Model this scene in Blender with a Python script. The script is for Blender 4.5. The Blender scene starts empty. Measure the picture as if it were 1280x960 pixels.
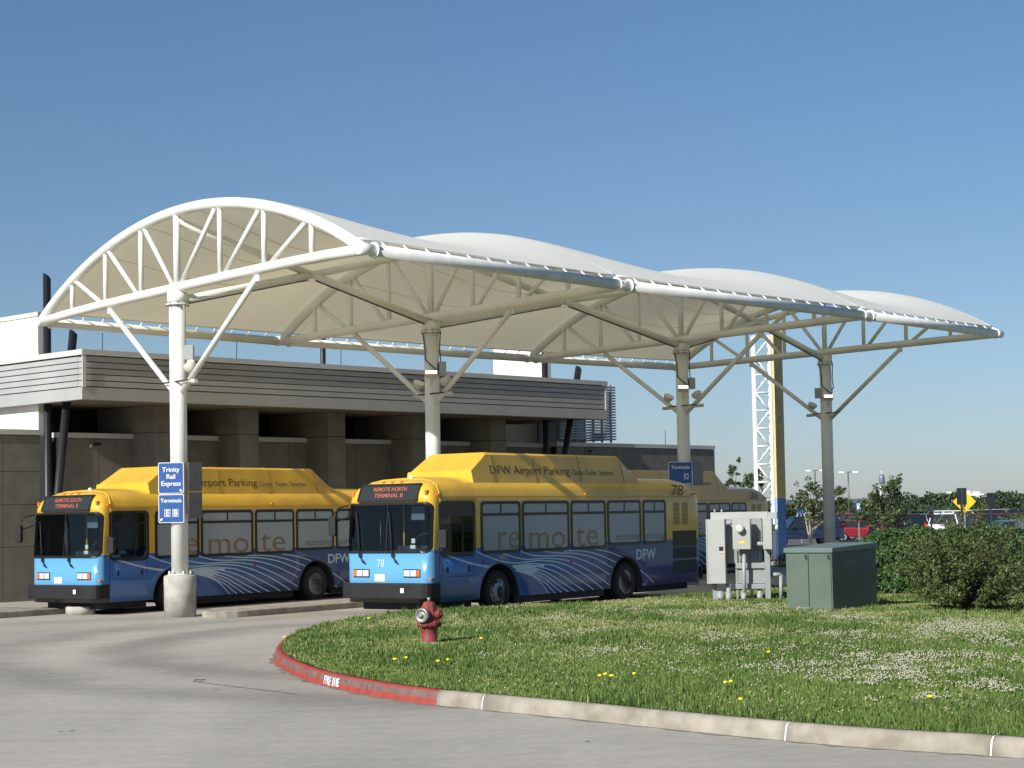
import bpy, bmesh, math, random
import numpy as np
from mathutils import Vector, Matrix
random.seed(7); rng = np.random.default_rng(7)
PI = math.pi; R = math.radians
sc = bpy.context.scene; col = sc.collection

# ------------------------------------------------------------------ camera, sky, sun, exposure
EYE = 2.2253; FPX = 2300.4; PITCH = 0.04812; ROLL = 0.01811; SY = 52.03
cd = bpy.data.cameras.new('camera'); cam = bpy.data.objects.new('camera', cd); col.objects.link(cam)
cd.sensor_width = 36; cd.lens = 36*FPX/1280; cd.shift_y = SY/1280; cd.clip_end = 6000; cd.clip_start = .5
f = Vector((0, math.cos(PITCH), math.sin(PITCH))); u0 = Vector((0, -math.sin(PITCH), math.cos(PITCH))); r0 = Vector((1, 0, 0))
up = u0*math.cos(ROLL) + r0*math.sin(ROLL); rt = r0*math.cos(ROLL) - u0*math.sin(ROLL)
cam.matrix_world = Matrix(((rt.x, up.x, -f.x, 0), (rt.y, up.y, -f.y, 0), (rt.z, up.z, -f.z, EYE), (0, 0, 0, 1)))
sc.camera = cam
SUN = Vector((-.62, -.785, 0)).normalized(); ELEV = R(31)
w = bpy.data.worlds.new('World'); sc.world = w; w.use_nodes = True
nt = w.node_tree; bg = nt.nodes['Background']; sky = nt.nodes.new('ShaderNodeTexSky'); sky.sky_type = 'NISHITA'
sky.sun_disc = False; sky.sun_elevation = ELEV; sky.sun_rotation = math.atan2(SUN.x, SUN.y)
sky.air_density = 1.0; sky.dust_density = .35; sky.ozone_density = 3.0; sky.altitude = 200
tint = nt.nodes.new('ShaderNodeMix'); tint.data_type = 'RGBA'; tint.blend_type = 'MULTIPLY'; tint.inputs[0].default_value = 1; 
stc = nt.nodes.new('ShaderNodeTexCoord'); ssp = nt.nodes.new('ShaderNodeSeparateXYZ'); nt.links.new(stc.outputs['Generated'], ssp.inputs[0])
srp = nt.nodes.new('ShaderNodeValToRGB'); nt.links.new(ssp.outputs[2], srp.inputs[0]); nt.links.new(srp.outputs[0], tint.inputs[7])
se = srp.color_ramp.elements; se[0].position = 0; se[0].color = (.76, .83, 1.10, 1); se[1].position = .30; se[1].color = (.86, 1.02, 1.12, 1)
se = se.new(.09); se.color = (.86, .94, 1.06, 1)
nt.links.new(sky.outputs[0], tint.inputs[6]); nt.links.new(tint.outputs[2], bg.inputs[0]); bg.inputs[1].default_value = .068
sd = bpy.data.lights.new('sun', 'SUN'); sd.energy = 4.7; sd.angle = R(.53); sd.color = (1, .965, .89)
so = bpy.data.objects.new('sun', sd); col.objects.link(so)
sv = Vector((SUN.x*math.cos(ELEV), SUN.y*math.cos(ELEV), math.sin(ELEV)))
so.rotation_euler = sv.to_track_quat('Z', 'Y').to_euler()
sc.view_settings.view_transform = 'Standard'; sc.view_settings.look = 'None'
sc.view_settings.exposure = 0.25; sc.view_settings.gamma = 1
sc.render.engine = 'CYCLES'

# ------------------------------------------------------------------ helpers
def ray(u, v):
    U = u-640; V = 480+SY-v
    a = (U*math.cos(ROLL)+V*math.sin(ROLL))/FPX; b = (-U*math.sin(ROLL)+V*math.cos(ROLL))/FPX
    return Vector((a, math.cos(PITCH)-b*math.sin(PITCH), math.sin(PITCH)+b*math.cos(PITCH)))
def at(u, v, Z=0.):                     # pixel of the photograph -> point at height Z
    d = ray(u, v); t = (Z-EYE)/d.z; return Vector((d.x*t, d.y*t, Z))
def hat(u, v, Y):                       # pixel -> point at distance Y
    d = ray(u, v); t = Y/d.y; return Vector((d.x*t, Y, EYE+d.z*t))

def tag(o, label=None, cat=None, group=None, kind=None):
    if label: o['label'] = label
    if cat: o['category'] = cat
    if group: o['group'] = group
    if kind: o['kind'] = kind
    return o
def empty(name, loc=(0, 0, 0), rz=0, label=None, cat=None, group=None, parent=None):
    o = bpy.data.objects.new(name, None); col.objects.link(o); o.location = loc; o.rotation_euler = (0, 0, rz)
    o.empty_display_size = .2
    if parent: o.parent = parent
    return tag(o, label, cat, group)
def copy_tree(o, parent=None):
    c = o.copy(); col.objects.link(c)
    if parent: c.parent = parent
    for ch in [x for x in bpy.data.objects if x.parent == o]: copy_tree(ch, c)
    return c

class MB:
    def __init__(s): s.v = []; s.f = []; s.m = []; s.sm = []
    def add(s, vs, fs, mi=0, smooth=False):
        b = len(s.v); s.v += [tuple(p) for p in vs]
        for f_ in fs: s.f.append([i+b for i in f_]); s.m.append(mi); s.sm.append(smooth)
        return s
    def box(s, x0, x1, y0, y1, z0, z1, mi=0, M=None):
        p = [Vector((x, y, z)) for x in (x0, x1) for y in (y0, y1) for z in (z0, z1)]
        if M is not None: p = [M @ q for q in p]
        return s.add(p, [(0, 1, 3, 2), (4, 6, 7, 5), (0, 4, 5, 1), (2, 3, 7, 6), (0, 2, 6, 4), (1, 5, 7, 3)], mi)
    def tube(s, pts, r, n=12, mi=0, caps=True, closed=False):
        pts = [Vector(p) for p in pts]; k = len(pts)
        rs = r if isinstance(r, (list, tuple)) else [r]*k
        vs = []; prev = None
        for i, p in enumerate(pts):
            t = (pts[min(i+1, k-1)]-pts[max(i-1, 0)]).normalized()
            if prev is None:
                a = Vector((0, 0, 1)) if abs(t.z) < .9 else Vector((1, 0, 0)); x = t.cross(a).normalized()
            else:
                x = (prev - t*prev.dot(t)).normalized()
            prev = x; y = t.cross(x)
            for j in range(n):
                a = 2*PI*j/n; vs.append(p+(x*math.cos(a)+y*math.sin(a))*rs[i])
        b = len(s.v); s.v += [tuple(q) for q in vs]
        for i in range(k-1):
            for j in range(n):
                s.f.append([b+i*n+j, b+i*n+(j+1) % n, b+(i+1)*n+(j+1) % n, b+(i+1)*n+j]); s.m.append(mi); s.sm.append(True)
        if caps:
            s.f.append([b+j for j in range(n)][::-1]); s.m.append(mi); s.sm.append(False)
            s.f.append([b+(k-1)*n+j for j in range(n)]); s.m.append(mi); s.sm.append(False)
        return s
    def lathe(s, prof, c=(0, 0, 0), axis='Z', n=24, mi=0, M=None):   # prof: (radius, height)
        vs = []
        for r_, h in prof:
            for j in range(n):
                a = 2*PI*j/n
                p = Vector((r_*math.cos(a), r_*math.sin(a), h))
                if axis == 'Y': p = Vector((p.x, p.z, p.y))
                if axis == 'X': p = Vector((p.z, p.x, p.y))
                p = p+Vector(c)
                if M is not None: p = M @ p
                vs.append(p)
        b = len(s.v); s.v += [tuple(q) for q in vs]; k = len(prof)
        for i in range(k-1):
            for j in range(n):
                s.f.append([b+i*n+j, b+i*n+(j+1) % n, b+(i+1)*n+(j+1) % n, b+(i+1)*n+j]); s.m.append(mi); s.sm.append(True)
        s.f.append([b+j for j in range(n)][::-1]); s.m.append(mi); s.sm.append(False)
        s.f.append([b+(k-1)*n+j for j in range(n)]); s.m.append(mi); s.sm.append(False)
        return s
    def prism(s, poly, fn, d0, d1, mi=0):    # poly of (a,b); fn(a,b,d)->point
        n = len(poly); vs = [fn(a, b, d0) for a, b in poly]+[fn(a, b, d1) for a, b in poly]
        return s.add(vs, [list(range(n))[::-1], [i+n for i in range(n)]]+[[i, (i+1) % n, n+(i+1) % n, n+i] for i in range(n)], mi)
    def ring(s, outer, inner, fn, d0, d1, mi=0):   # frame between two polygons of the same count
        n = len(outer); assert n == len(inner)
        vs = [fn(a, b, d) for d in (d0, d1) for P in (outer, inner) for a, b in P]
        fs = []
        for i in range(n):
            j = (i+1) % n
            fs += [[i, j, n+j, n+i], [2*n+i, 3*n+i, 3*n+j, 2*n+j], [i, 2*n+i, 2*n+j, j], [n+i, n+j, 3*n+j, 3*n+i]]
        return s.add(vs, fs, mi)
    def build(s, name, mats, parent=None, fix=True, bevel=0):
        me = bpy.data.meshes.new(name); me.from_pydata(s.v, [], s.f)
        if not isinstance(mats, (list, tuple)): mats = [mats]
        for m in mats: me.materials.append(m)
        me.polygons.foreach_set('material_index', s.m); me.polygons.foreach_set('use_smooth', s.sm)
        if fix:
            bm = bmesh.new(); bm.from_mesh(me); bmesh.ops.recalc_face_normals(bm, faces=bm.faces); bm.to_mesh(me); bm.free()
        me.update()
        o = bpy.data.objects.new(name, me); col.objects.link(o)
        if parent: o.parent = parent
        if bevel:
            md = o.modifiers.new('bevel', 'BEVEL'); md.width = bevel; md.segments = 2; md.limit_method = 'ANGLE'; md.angle_limit = R(40)
        return o
def rr(x0, y0, x1, y1, r, n=5):
    pts = []
    for cx, cy, a0 in ((x1-r, y1-r, 0), (x0+r, y1-r, 90), (x0+r, y0+r, 180), (x1-r, y0+r, 270)):
        for i in range(n+1):
            a = R(a0+90*i/n); pts.append((cx+r*math.cos(a), cy+r*math.sin(a)))
    return pts
def catmull(P, n=8):
    P = [Vector(p) for p in P]; out = []
    for i in range(len(P)-1):
        p0 = P[max(i-1, 0)]; p1 = P[i]; p2 = P[i+1]; p3 = P[min(i+2, len(P)-1)]
        for k in range(n):
            t = k/n
            out.append(.5*((2*p1)+(p2-p0)*t+(2*p0-5*p1+4*p2-p3)*t*t+(3*p1-p0-3*p2+p3)*t**3))
    out.append(P[-1]); return out
def raw_mesh(name, V, F, mats, mi=None, parent=None, smooth=False):    # V (n,3), F (m,k) arrays
    me = bpy.data.meshes.new(name); n = len(V); m, k = F.shape
    me.vertices.add(n); me.vertices.foreach_set('co', V.astype(np.float32).ravel())
    me.loops.add(m*k); me.loops.foreach_set('vertex_index', F.astype(np.int32).ravel())
    me.polygons.add(m); me.polygons.foreach_set('loop_start', np.arange(0, m*k, k, dtype=np.int32))
    try: me.polygons.foreach_set('loop_total', np.full(m, k, dtype=np.int32))
    except Exception: pass
    for x in mats: me.materials.append(x)
    if mi is not None: me.polygons.foreach_set('material_index', mi.astype(np.int32))
    me.update(calc_edges=True); me.validate()
    o = bpy.data.objects.new(name, me); col.objects.link(o)
    if parent: o.parent = parent
    return o
def text(s, size, mat, parent, M, name='lettering', extrude=.002, bold=0, align='LEFT', width=None, spacing=1):
    cu = bpy.data.curves.new(name, 'FONT'); cu.body = s; cu.size = size; cu.extrude = extrude; cu.offset = bold*size
    cu.align_x = align; cu.space_character = spacing; cu.resolution_u = 3
    t = bpy.data.objects.new('tmp_text', cu); col.objects.link(t)
    bpy.context.view_layer.update()
    dg = bpy.context.evaluated_depsgraph_get(); me = bpy.data.meshes.new_from_object(t.evaluated_get(dg))
    bpy.data.objects.remove(t)
    if width:
        xs = [v.co.x for v in me.vertices]; k = width/(max(xs)-min(xs))
        for v in me.vertices: v.co.x *= k
    me.name = name; me.materials.clear(); me.materials.append(mat); me.transform(M)
    o = bpy.data.objects.new(name, me); col.objects.link(o)
    if parent: o.parent = parent
    return o
def frameM(origin, right, upv):
    r_ = Vector(right).normalized(); u_ = Vector(upv).normalized(); n_ = r_.cross(u_)
    return Matrix(((r_.x, u_.x, n_.x, origin[0]), (r_.y, u_.y, n_.y, origin[1]), (r_.z, u_.z, n_.z, origin[2]), (0, 0, 0, 1)))

# ------------------------------------------------------------------ materials
def pm(name, color, rough=.6, metal=0, var=.0, scale=5, bump=0, bscale=40, spec=None, color2=None, trans=0, emis=None, estr=1, coat=0, detail=4, coord='Object', stretch=None):
    m = bpy.data.materials.new(name); m.use_nodes = True; n = m.node_tree; b = n.nodes['Principled BSDF']
    b.inputs['Base Color'].default_value = (*color, 1); b.inputs['Roughness'].default_value = rough; b.inputs['Metallic'].default_value = metal
    if coat: b.inputs['Coat Weight'].default_value = coat; b.inputs['Coat Roughness'].default_value = .08
    if spec is not None: b.inputs['Specular IOR Level'].default_value = spec
    if emis: b.inputs['Emission Color'].default_value = (*emis, 1); b.inputs['Emission Strength'].default_value = estr
    tc = n.nodes.new('ShaderNodeTexCoord'); src = tc.outputs[coord]
    if stretch:
        mp = n.nodes.new('ShaderNodeMapping'); mp.inputs['Scale'].default_value = stretch; n.links.new(src, mp.inputs[0]); src = mp.outputs[0]
    if var:
        no = n.nodes.new('ShaderNodeTexNoise'); no.inputs['Scale'].default_value = scale; no.inputs['Detail'].default_value = detail
        n.links.new(src, no.inputs['Vector'])
        cr = n.nodes.new('ShaderNodeValToRGB'); c2 = color2 or tuple(c*(1-var) for c in color)
        cr.color_ramp.elements[0].position = .35; cr.color_ramp.elements[1].position = .68
        cr.color_ramp.elements[0].color = (*c2, 1); cr.color_ramp.elements[1].color = (*color, 1)
        n.links.new(no.outputs[0], cr.inputs[0]); n.links.new(cr.outputs[0], b.inputs['Base Color'])
    if bump:
        nb = n.nodes.new('ShaderNodeTexNoise'); nb.inputs['Scale'].default_value = bscale; nb.inputs['Detail'].default_value = 5
        n.links.new(src, nb.inputs['Vector']); bp = n.nodes.new('ShaderNodeBump'); bp.inputs['Strength'].default_value = bump; bp.inputs['Distance'].default_value = .02
        n.links.new(nb.outputs[0], bp.inputs['Height']); n.links.new(bp.outputs[0], b.inputs['Normal'])
    return m
def N(m, t): return m.node_tree.nodes.new(t)
M = {}
M['white_steel'] = pm('white_painted_steel', (.84, .85, .81), .42, var=.10, scale=1.2, detail=8, color2=(.74, .74, .68), bump=.05, bscale=30)
M['galv'] = pm('galvanised_tube', (.80, .82, .81), .6, .0, var=.15, scale=3)
M['black'] = pm('black_rubber', (.018, .018, .02), .7, var=.3, scale=6)
M['blackgloss'] = pm('black_frame', (.012, .012, .014), .35)
M['tyre'] = pm('tyre_rubber', (.022, .022, .022), .85, var=.3, scale=9)
M['rim'] = pm('steel_rim', (.48, .48, .47), .38, .55, var=.35, scale=8)
M['chrome'] = pm('chrome', (.7, .7, .7), .12, 1)
M['concfoot'] = pm('footing_concrete', (.50, .48, .44), .9, var=.28, scale=3.5, bump=.25, bscale=30, color2=(.37, .35, .31))
M['bluesign'] = pm('sign_blue', (.022, .10, .33), .4, var=.15, scale=4)
M['signwhite'] = pm('sign_white', (.85, .85, .85), .5)
M['signback'] = pm('sign_aluminium_back', (.22, .22, .22), .5, .6, var=.2, scale=4)
M['amber'] = pm('amber_lens', (.75, .16, .03), .3)
M['redlens'] = pm('red_lens', (.55, .02, .02), .3)
M['lens'] = pm('clear_lens', (.75, .76, .76), .1, .3)
M['lampglass'] = pm('flood_lamp_glass', (.92, .92, .90), .12, .2)
M['glint'] = pm('flood_lens_painted_glint', (.9, .9, .88), .2, emis=(1, .98, .92), estr=1.6)  # emission paints a sun glint onto the box flood lenses
M['cream_steel'] = pm('cream_light_housing', (.62, .58, .48), .5)
M['boxgrey'] = pm('grey_junction_box', (.36, .38, .39), .5)
M['ebdark'] = pm('dark_bolt', (.12, .12, .12), .5, .4); M['cable'] = pm('black_cable', (.03, .03, .03), .6)

def fabric_mat():
    m = bpy.data.materials.new('tensile_fabric'); m.use_nodes = True; n = m.node_tree; n.nodes.clear()
    o = n.nodes.new('ShaderNodeOutputMaterial'); d = n.nodes.new('ShaderNodeBsdfDiffuse'); t = n.nodes.new('ShaderNodeBsdfTranslucent'); mx = n.nodes.new('ShaderNodeMixShader')
    g = n.nodes.new('ShaderNodeBsdfGlossy'); g.inputs['Roughness'].default_value = .45; mg = n.nodes.new('ShaderNodeMixShader'); mg.inputs[0].default_value = .04
    tc = n.nodes.new('ShaderNodeTexCoord'); no = n.nodes.new('ShaderNodeTexNoise'); no.inputs['Scale'].default_value = .35; no.inputs['Detail'].default_value = 3
    cr = n.nodes.new('ShaderNodeValToRGB'); cr.color_ramp.elements[0].color = (.82, .82, .76, 1); cr.color_ramp.elements[1].color = (.91, .92, .89, 1)
    n.links.new(tc.outputs['Object'], no.inputs[0]); n.links.new(no.outputs[0], cr.inputs[0]); n.links.new(cr.outputs[0], d.inputs[0])
    nb = n.nodes.new('ShaderNodeTexNoise'); nb.inputs['Scale'].default_value = 1.1; nb.inputs['Detail'].default_value = 3; n.links.new(tc.outputs['Object'], nb.inputs[0]); bp = n.nodes.new('ShaderNodeBump'); bp.inputs['Strength'].default_value = .25; bp.inputs['Distance'].default_value = .05; n.links.new(nb.outputs[0], bp.inputs['Height']); n.links.new(bp.outputs[0], d.inputs['Normal'])
    t.inputs[0].default_value = (.90, .83, .58, 1); mx.inputs[0].default_value = .27
    n.links.new(d.outputs[0], mx.inputs[1]); n.links.new(t.outputs[0], mx.inputs[2]); n.links.new(mx.outputs[0], mg.inputs[1]); n.links.new(g.outputs[0], mg.inputs[2]); n.links.new(mg.outputs[0], o.inputs[0])
    return m
M['fabric'] = fabric_mat()
M['seam'] = pm('fabric_seam', (.62, .56, .44), .7)

def concrete_road():
    m = pm('road_concrete', (.36, .355, .33), .85); n = m.node_tree; b = n.nodes['Principled BSDF']
    tc = n.nodes['Texture Coordinate']; L = n.links.new
    def noise(s, d=5, sc_=None, dist=0):
        no = n.nodes.new('ShaderNodeTexNoise'); no.inputs['Scale'].default_value = s; no.inputs['Detail'].default_value = d; no.inputs['Distortion'].default_value = dist
        mp = n.nodes.new('ShaderNodeMapping'); L(tc.outputs['Object'], mp.inputs[0])
        if sc_: mp.inputs['Scale'].default_value = sc_[0]; mp.inputs['Rotation'].default_value = (0, 0, sc_[1])
        L(mp.outputs[0], no.inputs[0]); return no
    def ramp(src, stops):
        r = n.nodes.new('ShaderNodeValToRGB'); e = r.color_ramp.elements
        e[0].position, e[0].color = stops[0][0], (*[stops[0][1]]*3, 1); e[1].position, e[1].color = stops[1][0], (*[stops[1][1]]*3, 1)
        L(src, r.inputs[0]); return r.outputs[0]
    def mul(a, bb, fac=1):
        x = n.nodes.new('ShaderNodeMix'); x.data_type = 'RGBA'; x.blend_type = 'MULTIPLY'; x.inputs[0].default_value = fac
        L(a, x.inputs[6]); L(bb, x.inputs[7]); return x.outputs[2]
    base = n.nodes.new('ShaderNodeRGB'); base.outputs[0].default_value = (.50, .46, .395, 1)
    c = base.outputs[0]
    c = mul(c, ramp(noise(.22, 6, ((1, .35, 1), .35), 1.2).outputs[0], ((.36, .82), (.62, 1.03))))
    c = mul(c, ramp(noise(.9, 8, ((.5, 1.6, 1), -.3), 2).outputs[0], ((.3, .88), (.6, 1.0))))
    c = mul(c, ramp(noise(7, 8).outputs[0], ((.25, .86), (.7, 1.04))))
    c = mul(c, ramp(noise(60, 3).outputs[0], ((.3, .88), (.7, 1.04))))
    c = mul(c, ramp(noise(2.4, 2).outputs[0], ((.235, .35), (.262, 1.0))))   # oil spots
    # tyre-darkened band following the turn: distance from an arc centre
    sep = n.nodes.new('ShaderNodeSeparateXYZ'); L(tc.outputs['Object'], sep.inputs[0])
    def arcband(cx, cy, r_, wd, dark):
        vd = n.nodes.new('ShaderNodeVectorMath'); vd.operation = 'DISTANCE'; vd.inputs[1].default_value = (cx, cy, 0)
        ds = n.nodes.new('ShaderNodeVectorMath'); ds.operation = 'ADD'
        nn = noise(.5, 3); sb = n.nodes.new('ShaderNodeMath'); sb.operation = 'MULTIPLY'; sb.inputs[1].default_value = 1.6; L(nn.outputs[0], sb.inputs[0])
        L(tc.outputs['Object'], vd.inputs[0])
        a = n.nodes.new('ShaderNodeMath'); a.operation = 'ADD'; L(vd.outputs['Value'], a.inputs[0]); L(sb.outputs[0], a.inputs[1])
        s1 = n.nodes.new('ShaderNodeMath'); s1.operation = 'SUBTRACT'; L(a.outputs[0], s1.inputs[0]); s1.inputs[1].default_value = r_+.8
        ab = n.nodes.new('ShaderNodeMath'); ab.operation = 'ABSOLUTE'; L(s1.outputs[0], ab.inputs[0])
        mr = n.nodes.new('ShaderNodeMapRange'); mr.interpolation_type = 'SMOOTHSTEP'; mr.inputs[1].default_value = 0; mr.inputs[2].default_value = wd; mr.inputs[3].default_value = dark; mr.inputs[4].default_value = 1
        L(ab.outputs[0], mr.inputs[0]); return mr.outputs[0]
    for a_ in ((2, 33, 8.6, 1.1, .72), (2, 33, 11.2, 1.3, .74), (-2, 26, 17.5, 1.5, .80)):
        v = arcband(*a_); cb = n.nodes.new('ShaderNodeCombineColor'); [L(v, cb.inputs[i]) for i in range(3)]; c = mul(c, cb.outputs[0])
    L(c, b.inputs['Base Color'])
    bp = n.nodes.new('ShaderNodeBump'); bp.inputs['Strength'].default_value = .35; bp.inputs['Distance'].default_value = .01
    L(noise(90, 4).outputs[0], bp.inputs['Height']); L(bp.outputs[0], b.inputs['Normal'])
    return m
M['road'] = concrete_road()
M['joint'] = pm('joint_sealant', (.12, .115, .11), .9, var=.4, scale=3)
M['asphalt'] = pm('lot_asphalt', (.13, .13, .13), .9, var=.3, scale=.5)
M['dirt'] = pm('dry_ground', (.13, .14, .07), .95, var=.4, scale=.1, color2=(.08, .1, .04))
M['turf'] = pm('turf_soil', (.14, .17, .05), .95, var=.5, scale=1.4, bump=.4, bscale=50, color2=(.21, .20, .09))
M['kerbgrey'] = pm('kerb_concrete', (.40, .365, .30), .9, var=.35, scale=3.2, bump=.4, bscale=35, detail=8, color2=(.245, .215, .17))
def kerb_red():
    m = pm('kerb_red_paint', (.40, .06, .045), .7, var=.25, scale=6, bump=.25, bscale=35); n = m.node_tree; b = n.nodes['Principled BSDF']
    old = b.inputs['Base Color'].links[0].from_socket; tc = n.nodes['Texture Coordinate']; L = n.links.new
    sep = n.nodes.new('ShaderNodeSeparateXYZ'); L(tc.outputs['Object'], sep.inputs[0])
    no = n.nodes.new('ShaderNodeTexNoise'); no.inputs['Scale'].default_value = 3; no.inputs['Detail'].default_value = 6; L(tc.outputs['Object'], no.inputs[0])
    # tyre scuff band at mid height of the kerb face
    s = n.nodes.new('ShaderNodeMath'); s.operation = 'SUBTRACT'; s.inputs[1].default_value = .112; L(sep.outputs[2], s.inputs[0])
    a = n.nodes.new('ShaderNodeMath'); a.operation = 'ABSOLUTE'; L(s.outputs[0], a.inputs[0])
    mr = n.nodes.new('ShaderNodeMapRange'); mr.inputs[1].default_value = .022; mr.inputs[2].default_value = .055; mr.inputs[3].default_value = .95; mr.inputs[4].default_value = 0; L(a.outputs[0], mr.inputs[0])
    r2 = n.nodes.new('ShaderNodeMapRange'); r2.inputs[1].default_value = .28; r2.inputs[2].default_value = .46; L(no.outputs[0], r2.inputs[0])
    mu = n.nodes.new('ShaderNodeMath'); mu.operation = 'MULTIPLY'; L(mr.outputs[0], mu.inputs[0]); L(r2.outputs[0], mu.inputs[1])
    sc_ = n.nodes.new('ShaderNodeValToRGB'); sc_.color_ramp.elements[0].color = (.05, .04, .045, 1); sc_.color_ramp.elements[1].color = (.27, .2, .17, 1)
    n2 = n.nodes.new('ShaderNodeTexNoise'); n2.inputs['Scale'].default_value = 9; L(tc.outputs['Object'], n2.inputs[0]); L(n2.outputs[0], sc_.inputs[0])
    x = n.nodes.new('ShaderNodeMix'); x.data_type = 'RGBA'; L(mu.outputs[0], x.inputs[0]); L(old, x.inputs[6]); L(sc_.outputs[0], x.inputs[7]); L(x.outputs[2], b.inputs['Base Color'])
    return m
M['kerbred'] = kerb_red()

# ------------------------------------------------------------------ ground
def sheet(name, poly, z, mat):
    m = MB(); m.add([(p[0], p[1], z) for p in poly], [list(range(len(poly)))]); o = m.build(name, mat, fix=False); tag(o, kind='structure'); return o
sheet('ground', [(3000*math.cos(a*PI/32), 3000*math.sin(a*PI/32)) for a in range(64)], -.012, M['dirt'])
sheet('road', [(-60, -10), (60, -10), (60, 62), (24, 95), (-60, 95)], 0, M['road'])
sheet('parking_lot', [(-10, 96), (400, 70), (500, 420), (-60, 420)], -.004, M['asphalt'])
# slab joints cut in the road
jm = MB()
def joint(p, q, wd=.012):
    p = Vector(p); q = Vector(q); d = (q-p).normalized(); nrm = Vector((-d.y, d.x, 0))*wd
    jm.add([p-nrm, q-nrm, q+nrm, p+nrm], [(0, 1, 2, 3)])
a = at(240, 852); b = at(560, 882)
joint(a.xyz+Vector((0, 0, .004)), at(372, 868)+Vector((0, 0, .004)))
jm.build('road_joint', M['joint'], fix=False)['kind'] = 'structure'

# kerb of the grass island
KP = [(645, 764), (553, 771), (480, 779), (430, 786), (388, 796), (356, 808), (342, 824), (352, 836), (372, 846), (400, 856), (470, 871), (545, 881.5), (700, 897), (840, 912), (980, 926), (1110, 937), (1237, 945), (1420, 962)]
kpts = [at(x, y, 0) for x, y in KP]
kc = catmull(kpts, 10)
KH = .175
def kerb_sweep(name, pts, mat, inward, h=KH, wd=.16, prof=None):
    prof = prof or [(0, -.01), (.012, h*.45), (.03, h*.82), (.055, h*.97), (.085, h), (wd, h), (wd, -.01)]
    m = MB(); n = len(prof); k = len(pts)
    for i, p in enumerate(pts):
        t = (pts[min(i+1, k-1)]-pts[max(i-1, 0)]).normalized(); nr = Vector((-t.y, t.x, 0))*inward
        for a_, z in prof: m.v.append((p.x+nr.x*a_, p.y+nr.y*a_, z))
    for i in range(k-1):
        for j in range(n-1):
            m.f.append([i*n+j, i*n+j+1, (i+1)*n+j+1, (i+1)*n+j]); m.m.append(0); m.sm.append(True)
    for i in (0, k-1): m.f.append([i*n+j for j in range(n)]); m.m.append(0); m.sm.append(False)
    return m.build(name, mat)
ired = 11*10
kr = kerb_sweep('kerb', kc[:ired+1], M['kerbred'], 1); tag(kr, kind='structure')
# grey kerb is cast in lengths with narrow open joints
ends = [ired]
tgt = [at(600, 887), at(980, 926), at(1237, 945)]
for t_ in tgt: ends.append(min(range(ired, len(kc)), key=lambda i: (kc[i]-t_).length))
ends.append(len(kc)-1)
for i in range(len(ends)-1):
    seg = [p.copy() for p in kc[ends[i]:ends[i+1]+1]]
    if len(seg) < 2: continue
    if i: seg[0] = seg[0]+(seg[1]-seg[0]).normalized()*.02
    tag(kerb_sweep('kerb', seg, M['kerbgrey'], 1), kind='structure')
    if i: 
        d = (seg[1]-seg[0]).normalized(); nr = Vector((-d.y, d.x, 0))
        jj = MB(); base = seg[0]-d*.02
        pr = [(.004, 0), (.016, KH*.45), (.034, KH*.80), (.06, KH*.95), (.09, KH*.985), (.16, KH*.985)]
        q0 = [base+nr*a_+Vector((0, 0, z)) for a_, z in pr]; q1 = [p+d*.02 for p in q0]
        jj.add(q0+q1, [[j, j+1, 7+j-0, 6+j] for j in range(5)])
        o = jj.build('kerb_joint_filler', pm('white_joint_filler', (.75, .75, .74), .7)); o['kind'] = 'structure'
gm = MB()
for i_, p_ in enumerate(kc):
    t_ = (kc[min(i_+1, len(kc)-1)]-kc[max(i_-1, 0)]).normalized(); w_ = .05+.035*math.sin(i_*1.7)+.02*math.sin(i_*.53); gm.v += [(p_.x-t_.y*.01, p_.y+t_.x*.01, .003), (p_.x+t_.y*w_, p_.y-t_.x*w_, .003)]
for i_ in range(len(kc)-1): gm.f.append([2*i_, 2*i_+1, 2*i_+3, 2*i_+2]); gm.m.append(0); gm.sm.append(False)
tag(gm.build('gutter_grime', pm('gutter_grime', (.30, .27, .22), .95, var=.5, scale=5, detail=8), fix=False), kind='structure')
lf = at(249, 852); e = empty('dry_leaf', (lf.x, lf.y, .004), .4, 'small dark dry leaf lying on the road left of the red kerb', 'leaf')
MB().add([(-.09, 0, .004), (-.03, -.03, .02), (.05, -.02, .012), (.10, .01, .03), (.03, .03, .02), (-.04, .025, .03)], [(0, 1, 5), (1, 2, 4, 5), (2, 3, 4)]).build('leaf_blade', pm('dry_leaf', (.04, .05, .03), .8), e)
# stencilled FIRE LANE on the kerb face
def kerb_text(px0, px1, s, size):
    # follow the kerb: each letter placed on the local face
    i0 = min(range(ired), key=lambda i: (kc[i]-at(*px0)).length)
    acc = 0; pos = []; arc = [0]
    for i in range(i0, ired): acc += (kc[i+1]-kc[i]).length; arc.append(acc)
    par = empty('kerb_lettering', kc[i0]); tag(par, 'white hand painted FIRE LANE lettering on the red kerb face', 'lettering')
    for k, ch in enumerate(s):
        if ch == ' ': continue
        sx = k*.066
        j = max(i for i in range(len(arc)) if arc[i] <= sx); p = kc[i0+j]; q = kc[i0+j+1]; d = (q-p).normalized(); o = p+d*(sx-arc[j])
        nr = Vector((-d.y, d.x, 0)); upv = (Vector((0, 0, 1))*KH*.45+nr*.014).normalized()
        org = o-nr*.006+Vector((0, 0, .03)) + nr*.0
        M_ = frameM(org-kc[i0], d, (upv.x*1, upv.y*1, upv.z)) @ Matrix.Rotation(-.08 if k % 2 else .06, 4, 'Z')
        text(ch, size, M['signwhite'], par, M_, 'letter', extrude=.004, bold=.02, width=.052 if ch != 'I' else .014)
kerb_text((402, 857), (423, 862), 'FIRE LANE', .155)

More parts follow.
